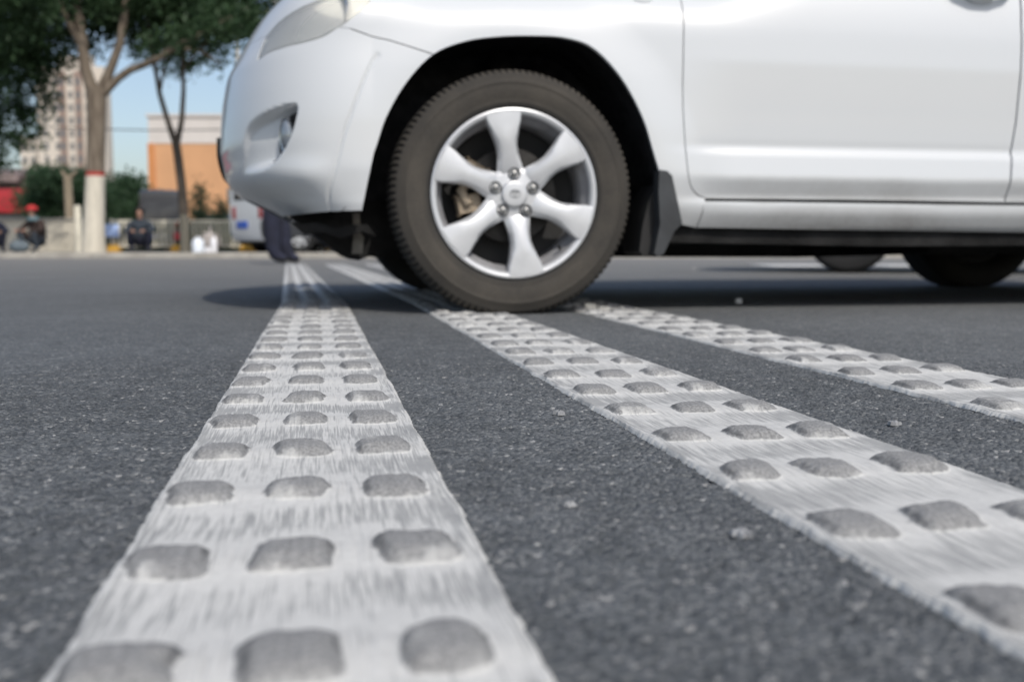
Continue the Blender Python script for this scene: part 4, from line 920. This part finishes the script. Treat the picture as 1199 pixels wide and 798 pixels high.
# small boards that hang on the fence above its feet
def board(px0, px1, py0, py1, Y, m_, label, cat='sign', name='board'):
    x0, z0 = at(px0, py1, Y); x1, z1 = at(px1, py0, Y); mb = MB(); mb.box(-(x1-x0)/2, (x1-x0)/2, -.02, .02, -(z1-z0)/2, (z1-z0)/2, .015); o = mb.build(name, m_, None); o.location = ((x0+x1)/2, Y, (z0+z1)/2); return tag(o, label, cat)
board(121, 139, 262.5, 277.5, 24.20, M['blueplastic'], 'pale blue board hanging on the fence just right of the painted tree')
board(204, 216, 272, 281, 24.20, M['redplastic'], 'small red board low on the fence beside the slim tree')
# orange building
Yo = 90; xo0, _ = at(176, 200, Yo); xo1, _ = at(520, 200, Yo); _, zo1 = at(200, 168, Yo); _, zo2 = at(200, 137, Yo)
ob = empty('orange_building', ((xo0+xo1)/2, Yo+8, 0)); tag(ob, 'orange building with a pale top storey', 'building'); hx = (xo1-xo0)/2
mb = MB(); mb.box(-hx, hx, -8, 8, -.1, zo1); mb.build('wall', M['orange'], ob, False)
mb = MB(); mb.box(-hx-.05, hx+.05, -8.05, 8.05, zo1+.002, zo2); mb.build('top_storey', M['white'], ob, False)
mb = MB(); mb.box(-hx-.12, -hx+.42, -8.2, -7.7, -.1, zo1-.01); mb.build('corner_pier', M['orange2'], ob, False)
mb = MB(); mb.box(-hx-.2, hx+.2, -8.2, 8.2, zo2+.002, zo2+.25); mb.build('parapet', M['white'], ob, False)
for i in range(6):
    for j in range(3):
        mb = MB(); mb.box(-hx+6.8+i*3.2, -hx+8.4+i*3.2, -8.04, -7.95, 1.2+j*2.9, 2.6+j*2.9); mb.build('window', M['pane'], ob, False)
# high-rise
Yt = 220; xt0, _ = at(42, 100, Yt); xt1, _ = at(122, 100, Yt); _, zt1 = at(80, 78, Yt)
tw = empty('apartment_tower', ((xt0+xt1)/2, Yt+8, 0)); tag(tw, 'tall pale apartment tower seen between the trees', 'building'); hx = (xt1-xt0)/2
mb = MB(); mb.box(-hx, hx, -8, -4.5, -.1, zt1); mb.box(-hx+4, hx-3, -7.5, -5, zt1+.002, zt1+2.4); mb.build('wall', M['tower'], tw, False)
for cx in (.38, .62, .86):
    mb = MB(); mb.box(-hx+2*hx*cx-.75, -hx+2*hx*cx+.75, -8.35, -8.003, 2, zt1-1); mb.build('bay', M['towerb'] if cx != .86 else M['tower'], tw, False)
for j in range(13):
    for cx in (.12, .29, .38, .50, .62, .74):
        proud = 8.38 if cx in (.38, .62) else 8.04; mb = MB(); z0 = 2.2+j*(zt1-3.5)/13; ww = .5 if cx in (.38, .62) else .42
        mb.box(-hx+2*hx*cx-ww, -hx+2*hx*cx+ww, -proud, -proud+.06, z0, z0+1.55); mb.build('window', M['pane'], tw, False)
xl0, _ = at(22, 100, Yt); _, zl1 = at(30, 160, Yt)
lb = empty('pale_apartment_block', ((xl0+xt0)/2-.3, Yt+6, 0)); tag(lb, 'lower pale block standing left of the apartment tower', 'building'); h2 = (xt0-xl0)/2
mb = MB(); mb.box(-h2, h2-.1, -6, 6, -.1, zl1); mb.build('wall', M['tower'], lb, False)
for j in range(8):
    for cx in (-.5, .5): mb = MB(); mb.box(h2*cx-.5, h2*cx+.5, -6.05, -5.98, 1.6+j*2.8, 3+j*2.8); mb.build('window', M['pane'], lb, False)
# shop with red fascia on the left
Ys = 45; xs0, _ = at(-330, 240, Ys); xs1, _ = at(43, 240, Ys); _, zs1 = at(20, 198, Ys); _, f1 = at(20, 249, Ys); _, f2 = at(20, 221, Ys)
sh = empty('shop', ((xs0+xs1)/2, Ys+3, 0)); tag(sh, 'low dull brown shop with a long red fascia at the left edge', 'building'); hx = (xs1-xs0)/2
mb = MB(); mb.box(-hx, hx, -3, 3, -.1, zs1-.3); mb.build('wall', M['shopwall'], sh, False)
mb = MB(); mb.prism([(-3.6, zs1-.6), (-3.5, zs1-.25), (0, zs1+.25), (3.2, zs1-.25), (3.2, zs1-.3), (-3.0, zs1-.3)], -hx-.2, hx-.5, axis='x'); mb.build('roof', M['shopwall'], sh, False)
mb = MB(); mb.box(-hx+.1, hx+.1, -3.35, -3.003, f1, f2, .03); mb.build('fascia', M['redsign'], sh)
for i in range(5): mb = MB(); mb.box(-hx+1+i*2.7, -hx+3.2+i*2.7, -3.03, -2.99, .1, f1-.15); mb.build('shutter', M['grey'], sh, False)
# street lamp and overhead wire
xl_, _ = at(279, 100, 29); xg, zg = at(325, 3, 29)
sl_ = empty('street_lamp', (xl_, 29, 0)); tag(sl_, 'street lamp whose white globe peeks over the front of the white car', 'lamp')
mb = MB(); mb.tube([(0, 0, 0), (0, 0, 1), (0, 0, zg-.3)], [.09, .07, .055], 12); mb.tube([(0, 0, zg-.5), (.4, 0, zg-.28), (xg-xl_, 0, zg-.22)], .03, 8); mb.build('pole', M['metal'], sl_)
mb = MB(); mb.ball((xg-xl_, 0, zg), .20, sub=3); mb.build('globe', M['globe'], sl_)
a0, a1 = at(-60, 141, 60), at(420, 144, 60)
mb = MB(); mb.tube([(a0[0]+(a1[0]-a0[0])*t, 60, a0[1]+(a1[1]-a0[1])*t-.5*math.sin(PI*t)) for t in [i/16 for i in range(17)]], .035, 6); o = mb.build('overhead_wire', M['wire'], None); tag(o, 'thin dark overhead wire crossing the gap of sky between the trees', 'wire')

# ============================================================ PEOPLE
def body_mesh(name, joints, bones, mats, matfun, parent, levels=1):
    me = bpy.data.meshes.new(name); idx = {k: i for i, k in enumerate(joints)}
    me.from_pydata([j[0] for j in joints.values()], [(idx[a], idx[b]) for a, b in bones], [])
    o = bpy.data.objects.new(name, me); col.objects.link(o)
    sk_ = o.modifiers.new('skin', 'SKIN'); me.skin_vertices.new() if not me.skin_vertices else None
    for i, (k, (p, r)) in enumerate(joints.items()):
        sv = me.skin_vertices[0].data[i]; sv.radius = (r, r) if not isinstance(r, tuple) else r; sv.use_root = (k == 'pelvis')
    ss = o.modifiers.new('sub', 'SUBSURF'); ss.levels = levels; ss.render_levels = levels
    dg = bpy.context.evaluated_depsgraph_get(); m2 = bpy.data.meshes.new_from_object(o.evaluated_get(dg)); bpy.data.objects.remove(o)
    for q in m2.polygons: q.material_index = matfun(q.center)
    o = link(name, m2, mats, parent, True, 0); return o
def head_parts(root, c, face, haircol, hat=None):
    """nose, ears and hair or cap on a head at c looking along face (xy)"""
    f = Vector((*face, 0)).normalized(); s_ = Vector((-f.y, f.x, 0)); c = Vector(c)
    mb = MB(); mb.ball(c-f*.012+Vector((0, 0, .03)), .105, (1, 1, .92), sub=3)
    bmesh.ops.delete(mb.bm, geom=[v for v in mb.bm.verts if (v.co-c).dot(f) > .035 and v.co.z < c.z+.055 or v.co.z < c.z-.05], context='VERTS'); mb.build('hair', haircol, root)
    if hat:
        mb = MB(); mb.ball(c+Vector((0, 0, .06)), .118, (1, 1, .72), sub=3); bmesh.ops.delete(mb.bm, geom=[v for v in mb.bm.verts if v.co.z < c.z+.035], context='VERTS')
        mb.ball(c+f*.12+Vector((0, 0, .045)), .07, (1, 1, .12), sub=2); mb.build('cap', hat, root)
def hands_feet(mb, c, d, s_=1):
    d = Vector(d).normalized(); sd = d.cross(Vector((0, 0, 1))); sd = sd.normalized() if sd.length > .1 else Vector((1, 0, 0)); c = Vector(c)
    mb.ball(c+d*.035, .04, (.9, .9, .7), sub=2)
    for i, ln in enumerate((.06, .072, .068, .052)):
        p = c+d*.06+sd*(i-1.5)*.018; mb.tube([p, p+d*ln*.55, p+d*ln*.8+Vector((0, 0, -.02))], [.009, .008, .006], 6)
    p = c+sd*-.035*s_; mb.tube([p, p+d*.03-sd*.02*s_, p+d*.055-sd*.015*s_], [.011, .010, .007], 6)
def sitter(px, Y, label, top, trouser, lean=.0, hat=None, scarf=None, scale=1.0, rz=0, squat=True, cat='person'):
    x, _ = at(px, 294, Y); root = empty('person', (x, Y, .094), rz); root.scale = (scale,)*3; tag(root, label, cat)
    J = dict(pelvis=((0, .10, .22), (.16, .13)), waist=((0, .08, .38), (.155, .12)), chest=((0, .0, .56), (.175, .13)), neck0=((0, -.04, .68), (.085, .075)), neck=((0, -.06, .73), .052), chin=((0, -.085, .775), (.06, .065)), head=((0, -.08, .845), (.078, .092)), crown=((0, -.07, .92), (.055, .065)), nose=((0, -.18, .835), .015),
             hl=((-.10, .06, .22), .11), kl=((-.20, -.28, .46), .075), al=((-.17, -.14, .09), .048), tl=((-.18, -.33, .035), .04),
             hr=((.10, .06, .22), .11), kr=((.20, -.28, .46), .075), ar=((.17, -.14, .09), .048), tr=((.18, -.33, .035), .04),
             sl=((-.19, .0, .62), .07), el=((-.29, -.16, .45), .050), wl=((-.14, -.36, .46), .034), sr=((.19, .0, .62), .07), er=((.29, -.16, .45), .050), wr=((.14, -.36, .46), .034))
    Bn = [('pelvis', 'waist'), ('waist', 'chest'), ('chest', 'neck0'), ('neck0', 'neck'), ('neck', 'chin'), ('chin', 'head'), ('head', 'crown'), ('head', 'nose'), ('pelvis', 'hl'), ('hl', 'kl'), ('kl', 'al'), ('al', 'tl'), ('pelvis', 'hr'), ('hr', 'kr'), ('kr', 'ar'), ('ar', 'tr'), ('chest', 'sl'), ('sl', 'el'), ('el', 'wl'), ('chest', 'sr'), ('sr', 'er'), ('er', 'wr')]
    def mf(c):
        if c.z > .715: return 0
        if c.z < .075 and c.y < -.05: return 3
        if c.z < .33 or (c.y < -.12 and c.z < .47 and abs(c.x) > .12 and c.y < -.22 and abs(c.x) < .26 and c.z < .44): return 2
        return 1
    body_mesh('body', J, Bn, [M['skin'], top, trouser, M['shoe']], mf, root)
    mb = MB(); hands_feet(mb, (-.13, -.38, .46), (.5, -.8, -.1)); hands_feet(mb, (.13, -.38, .46), (-.5, -.8, -.1), -1); mb.build('hand', M['skin'], root)
    head_parts(root, (0, -.08, .845), (0, -1), M['hair'], hat)
    if scarf: mb = MB(); mb.lathe([(.075, .66), (.12, .67), (.115, .72), (.085, .75), (.06, .74)], 18, 'z', c=(0, -.05, 0)); mb.build('scarf', scarf, root)
    return root
sitter(43, 21.0, 'person in red cap and dark brown jacket sitting on the pavement left', M['brown'], M['slate'], hat=M['redcap'], scarf=M['teal'], rz=R(-20), scale=1.0)
sitter(165.5, 21.3, 'person in slate clothes squatting between the painted tree and the slim tree', M['slate'], M['navy'], rz=R(12), scale=.99)
sitter(-7, 20.8, 'person in black clothes squatting at the left edge, half out of the photo', M['navy'], M['navy'], rz=R(30), scale=.92)
x, _ = at(24, 290, 20.8); mb = MB(); mb.ball((0, 0, .13), .17, (1.25, .7, .8), sub=3); mb.tube([(-.12, 0, .2), (-.06, 0, .33), (.06, 0, .33), (.12, 0, .2)], .012, 6); o = mb.build('shoulder_bag', M['bag'], None); o.location = (x, 20.75, .094); tag(o, 'grey blue bag on the pavement beside the person in red cap', 'bag')
# walker whose dark trousers show below the bumper
x, _ = at(323, 308, 12.2); wk = empty('person', (x, 12.2, 0), 0); tag(wk, 'person in navy trousers and black shoes walking behind the front bumper', 'person')
J = dict(pelvis=((0, 0, .93), (.13, .15)), waist=((0, 0, 1.08), (.115, .145)), chest=((0, 0, 1.32), (.125, .175)), neck0=((.01, 0, 1.47), (.07, .08)), neck=((.02, 0, 1.53), .052), chin=((.035, 0, 1.575), (.065, .06)), head=((.03, 0, 1.65), (.092, .078)), crown=((.02, 0, 1.725), (.065, .055)), nose=((.13, 0, 1.64), .015),
         hl=((0, -.09, .88), .12), kl=((-.03, -.09, .49), .118), al=((.0, -.09, .10), .098), tl=((.17, -.09, .045), .040),
         hr=((0, .09, .88), .12), kr=((.06, .09, .49), .118), ar=((.11, .09, .10), .098), tr=((.28, .09, .045), .040),
         sl=((0, -.20, 1.40), .065), el=((-.05, -.25, 1.12), .048), wl=((.06, -.24, .90), .032), sr=((0, .20, 1.40), .065), er=((.02, .25, 1.12), .048), wr=((.14, .24, .92), .032))
Bn = [('pelvis', 'waist'), ('waist', 'chest'), ('chest', 'neck0'), ('neck0', 'neck'), ('neck', 'chin'), ('chin', 'head'), ('head', 'crown'), ('head', 'nose'), ('pelvis', 'hl'), ('hl', 'kl'), ('kl', 'al'), ('al', 'tl'), ('pelvis', 'hr'), ('hr', 'kr'), ('kr', 'ar'), ('ar', 'tr'), ('chest', 'sl'), ('sl', 'el'), ('el', 'wl'), ('chest', 'sr'), ('sr', 'er'), ('er', 'wr')]
body_mesh('body', J, Bn, [M['skin'], M['slate'], M['navy'], M['shoe']], lambda c: 0 if c.z > 1.51 else (3 if c.z < .075 else (2 if c.z < .90 and abs(c.y) < .20 else 1)), wk)
mb = MB(); hands_feet(mb, (.07, -.24, .87), (.2, 0, -1)); hands_feet(mb, (.15, .24, .89), (.2, 0, -1), -1); mb.build('hand', M['skin'], wk); head_parts(wk, (.03, 0, 1.65), (1, 0), M['hair'])

# white bottles and a sack standing by the fence
def bottle(px, Y, h, r, label, m_):
    x, _ = at(px, 290, Y); root = empty('bottle', (x, Y, .094)); tag(root, label, 'bottle', 'white bottles by the fence')
    mb = MB(); mb.lathe([(.001, 0), (r, .005), (r, h*.68), (r*.8, h*.8), (r*.3, h*.9), (r*.3, h*.96)], 20, 'z'); mb.build('container', m_, root)
    mb = MB(); mb.lathe([(r*.38, h*.94), (r*.38, h), (.001, h)], 14, 'z'); mb.build('cap', M['plastic'], root)
bottle(232, 21.4, .34, .13, 'squat pale white bottle, leftmost by the fence beside the slim tree', M['bottle'])
bottle(243.5, 21.2, .12, .09, 'small low white bottle between the squat and the tall ones', M['plastic'])
bottle(250.5, 21.6, .36, .07, 'tall slim white bottle just left of the white van', M['plastic'])
x, _ = at(246, 290, 23); mb = MB(); mb.ball((0, 0, .22), .24, (1, .8, 1.0), sub=3)
for v in mb.bm.verts: v.co.x += .03*math.sin(v.co.z*40+v.co.y*30); v.co.z = max(v.co.z, 0)
mb.tube([(0, 0, .44), (.01, 0, .52), (.03, 0, .58)], [.05, .03, .07], 10); o = mb.build('sack', mat('pale_sack_cloth', (.36, .33, .31), .9, var=.2, bump=.4), None); o.location = (x, 23, .094); tag(o, 'pale tied sack standing behind the tall white bottle', 'sack')
x, _ = at(376, 290, 20.5); mb = MB(); mb.ball((0, 0, .07), .07, sub=3); o = mb.build('ball', M['plastic'], None); o.location = (x, 20.5, .094); tag(o, 'small white ball at the kerb seen under the front bumper', 'ball')

# ============================================================ SCRAPS ON THE ROAD
def ground_pt(px, py):
    a, b = (px-599.5)/FPX, (py-399)/FPX; dy = math.cos(PITCH)-b*math.sin(PITCH); dz = -math.sin(PITCH)-b*math.cos(PITCH); t = -CAMH/dz; return a*t, dy*t
def scrap(px, py, rw_, label, seed, thick=.0025, m_=None):
    r_ = random.Random(seed); x, y = ground_pt(px, py); mb = MB(); n = 16; rs_ = [r_.uniform(.6, 1.1)*rw_ for _ in range(n)]
    top = [mb.bm.verts.new((rs_[i]*math.cos(2*PI*i/n), rs_[i]*.8*math.sin(2*PI*i/n), thick+r_.uniform(-.0006, .0006))) for i in range(n)]; bot = [mb.bm.verts.new((v.co.x*1.12, v.co.y*1.12, -.001)) for v in top]
    mid = [mb.bm.verts.new((v.co.x*.5, v.co.y*.5, thick+r_.uniform(-.0002, .002))) for v in top]; c = mb.bm.verts.new((0, 0, thick))
    for i in range(n):
        j = (i+1) % n; mb.bm.faces.new((bot[i], bot[j], top[j], top[i])); mb.bm.faces.new((top[i], top[j], mid[j], mid[i])); mb.bm.faces.new((mid[i], mid[j], c))
    o = mb.build('paint_scrap', m_ or M['flake'], None, True, 30); o.location = (x, y, .0008); o.rotation_euler.z = r_.uniform(0, 6); return tag(o, label, 'paint scrap', 'pale scraps stuck on the asphalt')
scrap(868, 626, .0085, 'largest pale scrap on the asphalt between the middle strip and the bottom edge', 1)
scrap(655, 485, .007, 'small pale scrap on the asphalt right of the leftmost strip', 2)
scrap(1047, 497, .008, 'thin pale scrap on the asphalt between the middle and rightmost strips', 3)
scrap(668, 592, .0045, 'faint grey scrap in the middle of the asphalt between two strips', 4, .0015)
scrap(865, 355, .012, 'bright tiny scrap on the road at the edge of the car shadow', 5, .016, M['lane'])
scrap(812, 315, .02, 'tiny pale speck on the far asphalt behind the mud flap', 6, .012)
